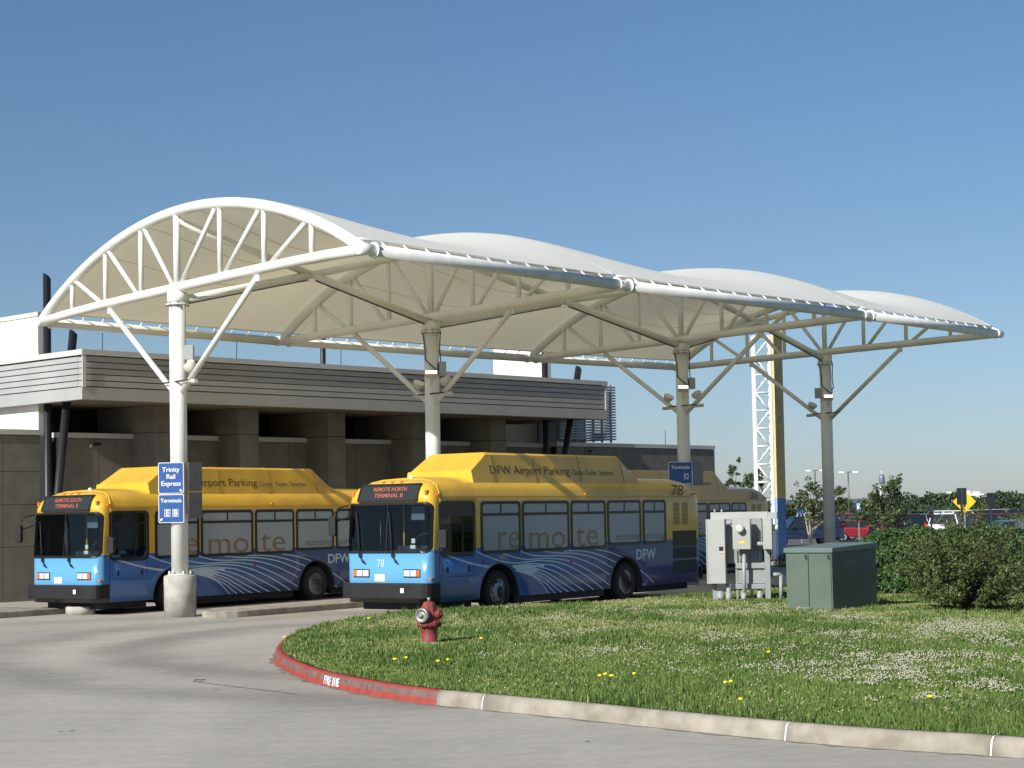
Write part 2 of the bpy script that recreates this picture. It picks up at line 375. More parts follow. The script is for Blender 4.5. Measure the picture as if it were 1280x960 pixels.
# ------------------------------------------------------------------ grass island
GZ = .155
inner = []
for i, p in enumerate(kc):
    t = (kc[min(i+1, len(kc)-1)]-kc[max(i-1, 0)]).normalized(); inner.append(Vector((p.x-t.y*.14, p.y+t.x*.14, 0)))
back = [at(700, 759, GZ), at(800, 750, GZ), at(880, 743, GZ), at(960, 733, GZ)]
gpoly = inner + [Vector((16, 12, 0)), Vector((40, 20, 0)), Vector((40, 66, 0)), Vector((18, 62, 0))] + [p for p in back[::-1]]
g2 = np.array([(p.x, p.y) for p in gpoly])
def inpoly(x, y, P=g2):
    ins = np.zeros(len(x), bool); n = len(P)
    for i in range(n):
        x1, y1 = P[i]; x2, y2 = P[(i+1) % n]
        c = ((y1 > y) != (y2 > y)) & (x < (x2-x1)*(y-y1)/(y2-y1+1e-12)+x1); ins ^= c
    return ins
def hgt(x, y):      # gentle crown of the island
    return GZ + .10*np.exp(-(((x-4)/7)**2+((y-33)/9)**2)) + .012*np.sin(x*1.7+y*.6)*np.cos(y*1.1)
def hz(x, y): return float(hgt(np.array([x]), np.array([y]))[0])
def turf():
    bm = bmesh.new(); vs = [bm.verts.new((p.x, p.y, 0)) for p in gpoly]; fc = bm.faces.new(vs)
    bmesh.ops.triangulate(bm, faces=bm.faces[:])
    for _ in range(5):
        long = [e for e in bm.edges if e.calc_length() > 2.0]
        if not long: break
        bmesh.ops.subdivide_edges(bm, edges=long, cuts=1); bmesh.ops.triangulate(bm, faces=bm.faces[:])
    for v in bm.verts: v.co.z = hz(v.co.x, v.co.y)
    bmesh.ops.recalc_face_normals(bm, faces=bm.faces)
    me = bpy.data.meshes.new('grass_island'); bm.to_mesh(me); bm.free(); me.materials.append(M['turf'])
    if me.polygons[0].normal.z < 0: me.flip_normals()
    o = bpy.data.objects.new('grass_island', me); col.objects.link(o); tag(o, kind='structure')
turf()
def grassmat(name, c, c2, sc_=.5):
    m = pm(name, c, .6, var=.1, scale=sc_, color2=c2, spec=.25, detail=6); n = m.node_tree; b = n.nodes['Principled BSDF']
    b.inputs['Subsurface Weight'].default_value = 0
    return m
M['g1'] = grassmat('grass_green', (.105, .175, .035), (.15, .21, .05), .8)
M['g2'] = grassmat('grass_dark', (.075, .135, .026), (.10, .16, .035), 1.2)
M['g3'] = grassmat('grass_dry', (.40, .37, .20), (.28, .29, .12), 1)
M['g4'] = grassmat('grass_lime', (.19, .26, .06), (.15, .23, .05), 1)
M['clover'] = pm('clover_flower', (.46, .45, .33), .8)
from mathutils import noise as mnoise
def fbm(x, y, s): return np.array([mnoise.noise(Vector((a_*s, b_*s, 3.1))) for a_, b_ in zip(x, y)])
def blades(n):
    # sample more densely close to the viewer
    y = 15.5+(rng.random(n*3)**1.35)*34; x = (rng.random(n*3)-.5)*.64*y*1.25+.4
    tc = rng.random((2600, 2)); ty = 15.5+tc[:, 0]**1.5*26; tx = (tc[:, 1]-.5)*.80*ty+.4     # tufts of longer grass
    nt_ = 26; x = np.concatenate([x[:n*2], (tx[:, None]+rng.normal(size=(2600, nt_))*.045).ravel()]); y = np.concatenate([y[:n*2], (ty[:, None]+rng.normal(size=(2600, nt_))*.06).ravel()]); tf = np.concatenate([np.zeros(n*2), np.ones(2600*nt_)])
    k = inpoly(x, y) & ~((y > 43.2) & (x > 8.4)); x = x[k]; y = y[k]; tf = tf[k]
    sel = rng.permutation(len(x))[:n]; sel = np.concatenate([sel, np.where(tf > 0)[0]]); sel = np.unique(sel); x = x[sel]; y = y[sel]; tf = tf[sel]; n = len(x)
    gx = np.linspace(-12, 18, 200); gy = np.linspace(14, 52, 250)
    grid = np.array([[mnoise.noise(Vector((a_*.55, b_*.35, 1.3)))+.5*mnoise.noise(Vector((a_*1.7, b_*1.2, 5.3))) for a_ in gx] for b_ in gy])
    ix = np.clip(((x+12)/30*199).astype(int), 0, 199); iy = np.clip(((y-14)/38*249).astype(int), 0, 249); den = grid[iy, ix]
    tall = 1+np.clip(den, -.4, .6)*.8
    h = (.034+.05*rng.random(n)**2.5)*tall*(1+(y < 22)*.35)*(1+tf*.75); wd = (.006+.008*rng.random(n))*(1+(y-16)/30)
    az = rng.random(n)*2*PI; lean = (rng.random(n)**1.3)*.9; la = rng.random(n)*2*PI
    dx = np.cos(az)*wd; dy = np.sin(az)*wd; z = hgt(x, y)-.005
    V = np.zeros((n, 3, 3)); V[:, 0] = np.stack([x-dx, y-dy, z], 1); V[:, 1] = np.stack([x+dx, y+dy, z], 1)
    V[:, 2] = np.stack([x+np.cos(la)*lean*h, y+np.sin(la)*lean*h, z+h*(1-.35*lean)], 1)
    r = rng.random(n); dry = np.clip((y-24)/22, 0, .55)*np.clip(.6-den*1.5, 0, 1)+.05
    mi = np.where(r < dry*(1-tf), 2, np.where(rng.random(n) < .38+den*1.1+tf*.25, 1, np.where(rng.random(n) < .16, 3, 0)))
    o = raw_mesh('grass', V.reshape(-1, 3), np.arange(n*3).reshape(n, 3), [M['g1'], M['g2'], M['g3'], M['g4']], mi); tag(o, 'mown green grass with dry patches covering the kerbed island', 'grass', kind='stuff')
blades(520000)
def clover():
    V = []; F = []; pat = []
    for px, py, rx, ry, cnt in ((1050, 838, 250, 5, 500), (1130, 826, 140, 7, 750), (1200, 792, 85, 9, 900), (1130, 848, 130, 8, 700), (1225, 860, 60, 6, 260), (980, 815, 200, 4, 240), (760, 822, 110, 4, 160), (720, 796, 90, 4, 180), (1090, 800, 110, 5, 320), (960, 768, 90, 5, 300), (850, 772, 170, 5, 380), (1240, 808, 50, 6, 250), (1180, 875, 110, 7, 140), (900, 800, 90, 5, 200), (690, 775, 70, 5, 120), (1060, 778, 60, 4, 160)):
        nc = max(6, cnt//16); cc = [(random.gauss(0, .5), random.gauss(0, .55)) for _ in range(nc)]
        for q_ in range(cnt):
            if q_ % 4: 
                c0 = cc[q_ % nc]; x = px+c0[0]*rx+random.gauss(0, 7); yy = py+c0[1]*ry+random.gauss(0, 1.3)+math.sin(x*.03)*3; p = at(x, yy, GZ+.04); pat.append((p.x, p.y)); continue
            x = px+random.gauss(0, .5)*rx; yy = py+random.gauss(0, .55)*ry+math.sin(x*.03)*3; p = at(x, yy, GZ+.04); pat.append((p.x, p.y))
    for _ in range(500):
        p = at(random.uniform(560, 1300), random.uniform(762, 900), GZ); pat.append((p.x, p.y))
    P = np.array(pat); P = P[inpoly(P[:, 0], P[:, 1])]
    n = len(P); z = hgt(P[:, 0], P[:, 1])+.05+.03*rng.random(n); r = .009+.006*rng.random(n)
    octa = np.array([(1, 0, 0), (0, 1, 0), (-1, 0, 0), (0, -1, 0), (0, 0, 1), (0, 0, -1)]); of = np.array([(0, 1, 4), (1, 2, 4), (2, 3, 4), (3, 0, 4), (1, 0, 5), (2, 1, 5), (3, 2, 5), (0, 3, 5)])
    V = (np.stack([P[:, 0], P[:, 1], z], 1)[:, None, :]+octa[None]*r[:, None, None]).reshape(-1, 3); F = (np.arange(n)[:, None, None]*6+of[None]).reshape(-1, 3)
    o = raw_mesh('clover_flower', V, F, [M['clover']]); tag(o, 'patches of small cream clover heads scattered through the grass', 'flowers', kind='stuff')
clover()
# yellow dandelions
M['dandelion'] = pm('dandelion_yellow', (.85, .72, .03), .7); M['stem'] = pm('flower_stem', (.12, .2, .04), .7)
dl = [(494, 828, 'dandelion nearest the tip of the red kerb, left of the hydrant'), (508, 826, 'small dandelion beside another just left of the hydrant base'), (548, 830, 'dandelion just right below the fire hydrant'), (560, 828, 'dandelion a little right of the fire hydrant base'), (602, 803, 'lone dandelion in open grass right of the hydrant'), (750, 849, 'left one of a close trio of dandelions near the grey kerb'), (757, 847, 'middle one of a close trio of dandelions near the grey kerb'), (765, 849, 'right one of a close trio of dandelions near the grey kerb'), (793, 846, 'single dandelion just right of the dandelion trio'), (907, 857, 'left one of a pair of dandelions before the clover patch'), (914, 856, 'right one of a pair of dandelions before the clover patch'), (461, 776, 'dandelion far back beside the road edge left of the hydrant'), (356, 800, 'dandelion at the top of the red kerb bend'), (961, 820, 'dandelion in the middle of the grass below the green cabinet'), (1163, 874, 'dandelion near the grey kerb at the right of the grass'), (926, 877, 'dandelion close to the grey kerb below the pair')]
for k, (px, py, lab) in enumerate(dl):
    p = at(px, py, GZ+.08); z = hz(p.x, p.y); e = empty('dandelion', (p.x, p.y, z), 0, 'yellow '+lab, 'flower', 'yellow dandelions in the grass')
    MB().tube([(0, 0, 0), (.004, 0, .05), (0, 0, .09)], .004, 5).build('stem', M['stem'], e)
    rr_ = .026+.012*random.random()
    MB().lathe([(.004, .085), (rr_*.8, .088), (rr_, .098), (rr_*.85, .110), (.01, .116)], n=10).build('flower_head', M['dandelion'], e)
# small traffic islands (kerbed concrete)
def median(poly, z, name='traffic_island', mat=None):
    m = MB(); m.prism([(p.x, p.y) for p in poly], lambda a_, b_, d: (a_, b_, d), -.01, z); o = m.build(name, mat or M['kerbgrey'], bevel=.025); tag(o, kind='structure')
bd = Vector((math.cos(R(55)), math.sin(R(55)), 0)); bn = Vector((-bd.y, bd.x, 0))
i1 = at(309, 771)
nose = []
for k in range(9):
    a_ = -PI/2+PI*k/8; nose.append(i1+bn*(.55+.55*math.sin(a_))-bd*(.7*math.cos(a_)))
median(nose+[nose[-1]+bd*22, nose[0]+bd*22], .15)
lk0 = at(85, 767)
median([lk0, lk0+bn*2.6-bd*.2, lk0+bn*2.6-bd*22, lk0-bd*22], .15)
fp = at(101, 768)
m_ = MB(); m_.lathe([(.36, 0), (.36, .17), (.33, .2)], c=(0, 0, 0), n=28); o = m_.build('round_footing', M['concfoot']); o.location = (fp.x, fp.y, 0)
tag(o, 'low round concrete footing on the ground beneath the left bus bumper', 'footing')

# ------------------------------------------------------------------ terminal building
F0 = Vector((-11.935, 51.11, 0)); FA = R(46.68)
M['fascia'] = pm('ribbed_metal_fascia', (.43, .43, .42), .5, .0, var=.12, scale=.8)
M['coping'] = pm('pale_coping', (.62, .60, .56), .6, var=.1, scale=1)
M['panel'] = pm('precast_panel', (.225, .21, .175), .85, var=.25, scale=2, bump=.15, bscale=25)
M['whitewall'] = pm('white_render_wall', (.80, .77, .70), .8, var=.06, scale=1)
M['soffit'] = pm('soffit_plaster', (.24, .195, .14), .85, var=.15, scale=.6)
M['glassdark'] = pm('dark_glazing', (.015, .018, .02), .08)
M['pipe'] = pm('black_pipe', (.022, .024, .03), .45)
M['louvre'] = pm('grey_louvre', (.30, .33, .36), .5, .3)
tb = empty('terminal_building', F0, FA, 'low terminal building with grey ribbed metal fascia, concrete piers and black leaning pipes', 'building')
FL = 22.5; ZB = 5.643; ZT = 7.04
m = MB()
m.box(.0, FL, .02, .3, ZB, ZB+.34); m.box(.0, .28, .3, 14, ZB, ZB+.34)      # bottom band
nr_ = 5; zz0 = ZB+.36; zz1 = ZT-.17; st = (zz1-zz0)/nr_
for k in range(nr_):
    a_ = zz0+k*st
    m.box(.06, FL-.06, .045, .3, a_+.018, a_+st-.012); m.box(.045, .3, .3, 14, a_+.018, a_+st-.012); m.box(.06, FL-.06, .075, .3, a_-.012, a_+.018, 1)
m.box(.12, FL-.12, .13, .32, ZB+.2, ZT-.1, 1); m.box(.13, .32, .3, 13.9, ZB+.2, ZT-.1, 1)
m.build('fascia', [M['fascia'], pm('fascia_groove', (.10, .10, .10), .7)], tb)
m = MB(); m.box(-.03, FL+.03, -.03, .34, ZT-.15, ZT); m.box(-.03, .34, .34, 14, ZT-.15, ZT); m.build('coping', M['coping'], tb)
m = MB(); m.box(0, .12, -.012, .018, ZB+.34, ZT-.15); m.box(FL-.09, FL, -.012, .018, ZB+.34, ZT-.15); m.build('corner_trim', M['coping'], tb)
MB().box(.3, FL, .3, 14, ZT-.3, ZT-.16).build('roof', M['soffit'], tb)
MB().box(.3, FL-.02, .3, 4.6, ZB+.02, ZB+.1).build('soffit', M['soffit'], tb)
# low precast wall with panel joints, left wing and recess
WY = 2.5
def pwall(x0, x1, y, zt, jw, name='wall', zj=()):
    m = MB(); x = x0
    while x < x1-.01:
        xe = min(x+jw, x1); zs = [-.05]+list(zj)+[zt-.16]
        for i in range(len(zs)-1): m.box(x+.008, xe-.008, y, y+.3, zs[i]+.008, zs[i+1]-.008)
        x = xe
    m.box(x0, x1, y+.02, y+.28, -.05, zt-.16, 1)
    o = m.build(name, [M['panel'], M['black']], tb)
    MB().box(x0, x1, y-.04, y+.34, zt-.15, zt).build('wall_coping', M['coping'], tb)
pwall(.75, 21.7, WY, 4.84, 1.45)
pwall(-14, .22, WY+.0, 4.90, 2.6, zj=(1.55, 2.75, 3.7))
pwall(21.9, 31.6, 2.0, 4.88, 1.3)
m = MB(); m.box(21.9, 31.6, 2.35, 14, -.05, 4.7); m.build('wall', M['panel'], tb)
MB().box(1, 21.7, 4.4, 4.6, 4.6, ZB+.02).build('clerestory_window', M['glassdark'], tb)
MB().box(.8, 21.7, WY+.35, 4.4, 4.4, 4.55).build('ledge', M['soffit'], tb)
for s0 in (3.41, 6.6, 10.2, 13.95, 17.8):
    m = MB(); m.box(s0, s0+.75, 1.4, WY-.01, -.05, 4.85); m.box(s0, s0+.75, 1.4, 4.38, 4.862, ZB+.015); m.build('pier', M['panel'], tb, bevel=.012)
# white screen slabs rising through the roof
for (x0, y0, y1, zt) in ((.33, 2.75, 13, 8.35), (22.54, 3.0, 5.8, 9.6)):
    m = MB(); 
    yy = y0+.01
    while yy < y1: 
        m.box(x0, x0+.26, yy, min(yy+2.2, y1)-.012, -.05, zt-.14); yy += 2.2
    m.box(x0+.01, x0+.25, y0+.02, y1-.02, 0, zt-.2); o = m.build('screen_wall', M['whitewall'], tb)
    m = MB(); m.box(x0-.03, x0+.29, y0-.03, y1+.04, zt-.13, zt); m.build('screen_coping', M['coping'], tb)
# black pipes, vertical and leaning
def pipe(x, y, z0, z1, dx=0, r=.115):
    t = Vector((dx, 0, z1-z0)).normalized(); top = Vector((x+dx, y, z1)); n = 16; m = MB(); vs = []
    for j in range(n):
        a_ = 2*PI*j/n; vs.append((x+r*math.cos(a_), y+r*math.sin(a_), z0))
    for j in range(n):
        a_ = 2*PI*j/n; vs.append((top.x+r*math.cos(a_), y+r*math.sin(a_), z1-.16*(math.cos(a_)+1)/2*1.2))
    m.add(vs, [[j, (j+1) % n, n+(j+1) % n, n+j] for j in range(n)]+[list(range(n, 2*n))], 0, True); m.build('pipe', M['pipe'], tb)
pipe(.46, 2.48, 0, 9.45); pipe(-.2, 1.5, 0, 7.75, .9)
pipe(20.9, 1.6, 0, 9.4); pipe(20.1, 1.0, 0, 7.66, 2.0)
pipe(10.2, 1.6, 7.0, 8.8, 0, .09)
# louvred plant screen at the right end
m = MB()
k = 5.0
while k < 7.1: 
    m.box(21.95, 25.2, 1.85, 1.95, k, k+.06); m.box(25.08, 25.2, 1.98, 4.5, k, k+.06); k += .105
for x in (21.95, 22.5, 23.0, 23.5, 24.0, 24.5, 25.02): m.box(x, x+.05, 1.96, 2.04, 4.9, 7.15)
m.box(21.95, 24.6, 2.9, 3.0, 4.9, 7.0)
m.build('louvre_screen', M['louvre'], tb)
m = MB()
for x in (1.0, 5.8, 10.0, 14.2, 21.6, 26.5): m.tube([(x, .5, ZT-.02 if x < 22 else 4.8), (x+.01, .5, (ZT if x < 22 else 4.8)+.55)], .012, 5)
m.build('lightning_rod', M['pipe'], tb)
for (x, z) in ((1.9, 4.42), (23.5, 4.45)):
    y = WY if x < 20 else 2.0
    MB().box(x, x+.42, y-.06, y-.002, z, z+.2).build('wall_vent', M['panel'], tb); MB().box(x+.08, x+.34, y-.075, y-.061, z+.05, z+.15).build('vent_opening', M['black'], tb)
# windows in the white wing on the far left
# ------------------------------------------------------------------ tensile canopy
RP = [Vector((-2.89, 36.44, 0)), Vector((2.58, 42.48, 0)), Vector((9.69, 50.12, 0)), Vector((15.0, 56.55, 0))]
LP = [Vector((-12.45, 48.69, 0)), Vector((-6.83, 54.61, 0)), Vector((.65, 62.08, 0)), Vector((6.12, 67.39, 0))]
CFR = [.507, .4965, .4945, .4955]
CP = [RP[i]+(LP[i]-RP[i])*CFR[i] for i in range(4)]
HE = [7.55, 7.48, 7.47, 7.5]; RISE = [1.88, 1.97, 1.94, 1.89]
cn = empty('tensile_canopy', CP[0], 0, 'long white fabric canopy on four steel columns with curved trusses over the buses', 'canopy')
def loc(v): return Vector(v)-CP[0]
def tp(i, s, dz=0):         # point of truss i, s from R (0) to L (1)
    p = RP[i]+(LP[i]-RP[i])*s; return Vector((p.x, p.y, HE[i]+dz))
def camber(i, s): return (.09 if i == 0 else 0)*(1-(2*s-1)**4)
def arc(s): return (4*s*(1-s))**.93
for i in range(4):
    # columns
    c = CP[i]; k = MB().tube([loc((c.x, c.y, .9)), loc((c.x, c.y, HE[i]-.16+camber(i, .5)))], .195, 28).build('column', M['white_steel'], cn)
    MB().lathe([(.365, 0), (.37, .93), (.34, .96)], c=loc((c.x, c.y, 0)), n=40).build('concrete_footing', M['concfoot'], k)
    m = MB(); m.lathe([(.28, .96), (.28, .99)], c=loc((c.x, c.y, 0)), n=28)
    for j in range(6): a_ = j*PI/3; m.lathe([(.028, .99), (.028, 1.04), (.01, 1.06)], c=loc((c.x+.24*math.cos(a_), c.y+.24*math.sin(a_), 0)), n=8)
    m.build('base_plate', M['white_steel'], k)
    m = MB(); m.lathe([(.27, 0), (.27, .035)], c=loc((c.x, c.y, HE[i]-.42+camber(i, .5))), n=28); m.lathe([(.235, .036), (.235, .30)], c=loc((c.x, c.y, HE[i]-.42+camber(i, .5))), n=28)
    m.build('column_head', M['white_steel'], k)
    for j in range(8): a_ = j*PI/4+.2; m = MB(); m.lathe([(.018, -.03), (.018, .06), (.01, .065)], c=loc((c.x+.252*math.cos(a_), c.y+.252*math.sin(a_), HE[i]-.42+camber(i, .5))), n=6); m.build('head_bolt', M['ebdark'], k)
    # truss: chords as the part, webs as sub-parts
    m = MB(); m.tube([loc(tp(i, s, camber(i, s))) for s in [j/12 for j in range(13)]], .115, 16)
    m.tube([loc(tp(i, s, RISE[i]*arc(s)+.0)) for s in [.0, .004, .012, .03]+[j/32 for j in range(2, 31)]+[.97, .988, .996, 1]], .125, 16)
    tr = m.build('truss', M['white_steel'], cn)
    for j in range(1, 8):
        s = j/8
        if abs(j-4) < .5: s = CFR[i]
        MB().tube([loc(tp(i, s, camber(i, s))), loc(tp(i, s, RISE[i]*arc(s)))], .085 if j == 4 else .062, 12).build('web_member', M['white_steel'], tr)
    for (b_, t_) in ((2, 1), (3, 2), (4, 3), (4, 5), (5, 6), (6, 7)):
        sb = (CFR[i] if b_ == 4 else b_/8)+(.008 if t_ > b_ else -.008); st_ = t_/8+(-.006 if t_ > b_ else .006)
        MB().tube([loc(tp(i, sb, camber(i, sb))), loc(tp(i, st_, RISE[i]*arc(st_)))], .058, 12).build('web_member', M['white_steel'], tr)
    for s_, sc2 in ((.269, .484), (.736, .537)):
        a1 = tp(i, s_, -.16+camber(i, s_)); c1 = CP[i]+(LP[i]-RP[i]).normalized()*(.2 if s_ > .5 else -.2)
        b1 = Vector((c1.x, c1.y, 5.2+.02*i)); MB().tube([loc(a1), loc(b1)], .068, 12).build('knee_brace', M['white_steel'], cn)
        m = MB(); ang = math.atan2((LP[i]-RP[i]).y, (LP[i]-RP[i]).x)
        T_ = Matrix.Translation(loc(a1)) @ Matrix.Rotation(ang, 4, 'Z'); m.box(-.09, .09, -.018, .018, -.1, .12, M=T_)
        m.build('brace_plate', M['white_steel'], cn)
# longitudinal members, mid-bay apex
for i in range(3):
    ap = (CP[i]+CP[i+1])/2; ap = Vector((ap.x, ap.y, 8.27))
    for a_ in (CP[i], CP[i+1]):
        h_ = HE[i]-.22; MB().tube([loc((a_.x, a_.y, h_)), loc(ap)], .095, 12).build('ridge_tube', M['white_steel'], cn)
        d = (ap-Vector((a_.x, a_.y, h_))); off = Vector((0, 0, -.115))
        MB().tube([loc(Vector((a_.x, a_.y, h_))+d*t+off) for t in (.06, .3, .6, .97)], .016, 6).build('cable', M['cable'], cn)
    for k_ in (i, i+1):
        q = Vector((CP[k_].x, CP[k_].y, HE[k_]+RISE[k_]*arc(.5)-.22)); MB().tube([loc(q), loc(ap)], .09, 12).build('ridge_tube', M['white_steel'], cn)
# fabric with lacing along both eaves
NS, NT = 48, 24
def zf(i, s, t):
    h0 = HE[i]+RISE[i]*arc(s); h1 = HE[i+1]+RISE[i+1]*arc(s); b_ = h0*(1-t)+h1*t
    base = HE[i]*(1-t)+HE[i+1]*t; k_ = 1-.37*math.sin(PI*t)**1.7*(4*s*(1-s))**.35
    return base+(b_-base)*k_+.13
def fp_(i, s, t):
    S = .012+s*.976; p = (RP[i]+(LP[i]-RP[i])*S)*(1-t)+(RP[i+1]+(LP[i+1]-RP[i+1])*S)*t
    return loc((p.x, p.y, zf(i, S, t)))
for i in range(3):
    m = MB()
    for a_ in range(NS+1):
        for b_ in range(NT+1): m.v.append(tuple(fp_(i, a_/NS, b_/NT)))
    for a_ in range(NS):
        for b_ in range(NT):
            q = a_*(NT+1)+b_; m.f.append([q, q+1, q+NT+2, q+NT+1]); m.m.append(0); m.sm.append(True)
    fab = m.build('roof_fabric', M['fabric'], cn)
    m = MB()
    for s_ in (.2, .35, .5, .65, .8):
        m.tube([fp_(i, s_, t/20)-Vector((0, 0, .012)) for t in range(21)], .007, 5)
    m.build('seam', M['seam'], fab)
    for S_, PP in ((0, RP), (1, LP)):
        p0 = PP[i]; p1 = PP[i+1]; d = (p1-p0).normalized(); a0 = Vector((*p0.xy, HE[i]+.01)); a1 = Vector((*p1.xy, HE[i+1]+.01)); D = a1-a0; Ln = D.length
        et = MB().tube([loc(a0+D*(.30/Ln)), loc(a1-D*(.12/Ln))], .125, 18).build('eave_tube', M['galv'] if S_ == 0 else M['white_steel'], cn)
        MB().tube([loc(a0+D*(.26/Ln)), loc(a0+D*(.31/Ln))], .165, 18).build('end_flange', M['white_steel'], et); MB().tube([loc(a1-D*(.14/Ln)), loc(a1-D*(.10/Ln))], .155, 18).build('end_flange', M['white_steel'], et)
        inw = (CP[i]-p0); inw.z = 0; inw = (inw*(1 if S_ == 0 else 1)).normalized()
        m = MB(); nb = int(Ln/.62)
        for q in range(1, nb):
            t_ = q/nb; c_ = a0+D*t_; e_ = fp_(i, S_, t_)+CP[0]
            m.tube([loc(c_+Vector((0, 0, .1))), loc(e_)], .022, 6)
        m.tube([fp_(i, S_, t_/20) for t_ in range(21)], .028, 8)
        m.build('lacing_clamp', M['white_steel'], et)
# ends of the eave line: short stubs where trusses meet
for i in range(4):
    for p in (RP[i], LP[i]): m = MB(); q = Vector((*p.xy, HE[i]+.01)); d = (RP[min(i+1, 3)]-RP[max(i-1, 0)]).normalized(); m.tube([loc(q-d*.13), loc(q+d*.27)], .118, 16); m.build('node_stub', M['white_steel'], cn)
# column services: cross arm, flood lights, junction boxes, cables
tdir = (LP[1]-RP[1]).normalized(); cdir = Vector((-.15, -.99, 0)).normalized()
ordn = ['leftmost column, nearest the blue signs', 'second column from the left', 'third column from the left', 'rightmost column']
lang = math.atan2(tdir.y, tdir.x)
def flood(pos, az, tilt, label, kind=0):
    e = empty('flood_light', pos, az, label, 'flood light', 'flood lights on the canopy columns')
    T_ = Matrix.Rotation(tilt, 4, 'X')
    m = MB()
    if kind == 0:      # rounded uplight bowl
        m.lathe([(.03, -.14), (.10, -.11), (.15, -.03), (.16, .02), (.16, .04)], n=20, M=Matrix.Translation((0, 0, .12)) @ T_); m.build('housing', M['cream_steel'], e)
        MB().lathe([(.15, .041), (.14, .05)], n=20, M=Matrix.Translation((0, 0, .12)) @ T_).build('lens', M['lampglass'], e)
        MB().box(-.02, .02, -.02, .02, -.12, .03).build('bracket', M['cream_steel'], e)
    else:              # box flood facing outwards
        m.add([(-.16, 0, -.09), (.16, 0, -.09), (.17, -.12, .0), (-.17, -.12, .0), (-.16, 0, .10), (.16, 0, .10), (.17, -.06, .10), (-.17, -.06, .10)], [(0, 1, 2, 3), (4, 5, 6, 7), (0, 1, 5, 4), (1, 2, 6, 5), (3, 0, 4, 7), (2, 3, 7, 6)]); m.build('housing', M['cream_steel'], e)
        MB().add([(-.15, -.122, .008), (.15, -.122, .008), (.15, -.068, .096), (-.15, -.068, .096)], [(0, 1, 2, 3)]).build('lens', M['glint'], e)
        MB().box(-.025, .025, .0, .03, -.3, -.05).build('bracket', M['cream_steel'], e)
for i in range(4):
    c = CP[i]; z = 5.42
    zc = z-.02
    for s_ in (-1, 1):
        if (i == 0 and s_ == 1) or (i == 3 and s_ == -1): continue
        MB().tube([loc((*(c+tdir*s_*(.36)).xy, zc)), loc((*(c+tdir*s_*.88).xy, zc))], .05, 10).build('light_arm', M['cream_steel'], cn)
    MB().tube([loc((*(c-tdir*.6+cdir*.2).xy, zc+.03)), loc((*(c+tdir*.6+cdir*.2).xy, zc+.03))], .02, 6).build('strap', M['cable'], cn)
    for s_ in (-1, 1):
        if (i == 0 and s_ == 1) or (i == 3 and s_ == -1): continue
        p = c+tdir*s_*.62
        side_ = 'right' if s_ < 0 else 'left'
        flood((p.x, p.y, z+.2), lang+(PI/2 if s_ > 0 else -PI/2)+PI, R(35), 'round cream uplight on the %s arm of the %s' % (side_, ordn[i]))
    if i:
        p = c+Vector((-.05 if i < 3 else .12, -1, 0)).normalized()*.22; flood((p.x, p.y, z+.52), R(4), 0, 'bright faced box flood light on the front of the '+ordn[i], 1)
    else:
        p = c+Vector((1, .1, 0)).normalized()*.24; flood((p.x, p.y, z+.45), R(88), 0, 'cream box flood light on the right side of the '+ordn[i], 1)
    q = c+Vector((1 if i < 3 else -1, -.25, 0)).normalized()*.29
    MB().box(q.x-CP[0].x-.1, q.x-CP[0].x+.1, q.y-CP[0].y-.08, q.y-CP[0].y+.08, z+.52, z+.86).build('junction_box', M['boxgrey'], cn, bevel=.01)
    m = MB(); f_ = Vector((.0, -1, 0)).normalized()
    P_ = [(-.22, -.05, HE[i]-.45), (-.17, -.14, HE[i]-.8), (-.16, -.15, HE[i]-1.15), (.02, -.235, HE[i]-1.32), (.17, -.16, HE[i]-1.45), (.2, -.13, z+.86)]
    m.tube([loc((c.x+a_, c.y+b_, z_)) for a_, b_, z_ in P_], .017, 6)
    m.tube([loc((c.x+.24, c.y-.04, HE[i]-.42)), loc((c.x+.215, c.y-.05, HE[i]-.9)), loc((c.x+.25, c.y-.07, HE[i]-1.25)), loc((c.x+.24, c.y-.07, z+.85))], .017, 6)
    if i: m.build('cable', M['cable'], cn)

# wayfinding signs on columns 1 and 3
def sign_plate(c, z0, z1, wd, az, label, lines, arrow=None, boxes=None, dx=0, back=False):
    e = empty('direction_sign', (c[0], c[1], z0), az, label, 'sign', 'blue direction signs strapped to canopy columns')
    h = z1-z0; fn = lambda a_, b_, d: (a_, d, b_)
    o = MB().prism(rr(-wd/2, 0, wd/2, h, .035), fn, -.012, .012).build('sign_panel', M['signback'] if back else M['signwhite'], e)
    if back: 
        MB().box(-wd*.2, wd*.2, .013, .05, h*.2, h*.26).build('strap', M['signback'], e); return e
    MB().prism(rr(-wd/2+.015, .015, wd/2-.015, h-.015, .028), fn, -.0165, -.0125).build('sign_face', M['bluesign'], e)
    for (s, sz, x, z) in lines: text(s, sz, M['signwhite'], e, frameM((x, -.018, z), (1, 0, 0), (0, 0, 1)), 'lettering', .0015, .012, 'CENTER')
    for (ch, x, z) in (boxes or []):
        MB().ring(rr(x-.068, z-.03, x+.068, z+.145, .004, 1), rr(x-.058, z-.02, x+.058, z+.135, .004, 1), fn, -.019, -.0168).build('letter_frame', M['signwhite'], e)
        text(ch, .17, M['signwhite'], e, frameM((x, -.018, z), (1, 0, 0), (0, 0, 1)), 'lettering', .0015, .02, 'CENTER')
    if arrow:
        x, z, a_ = arrow; m = MB()
        pts = [(0, .0), (.05, .045), (.02, .045), (.02, .10), (-.02, .10), (-.02, .045), (-.05, .045)]
        ca, sa = math.cos(a_), math.sin(a_); pts = [(x+(p*ca-q*sa)*.75, z+(p*sa+q*ca)*.75) for p, q in pts]
        m.prism(pts, fn, -.019, -.0168).build('arrow', M['signwhite'], e)
    return e
c = CP[0]; sa = R(-6); pz = (c.x-.14, c.y-.24)
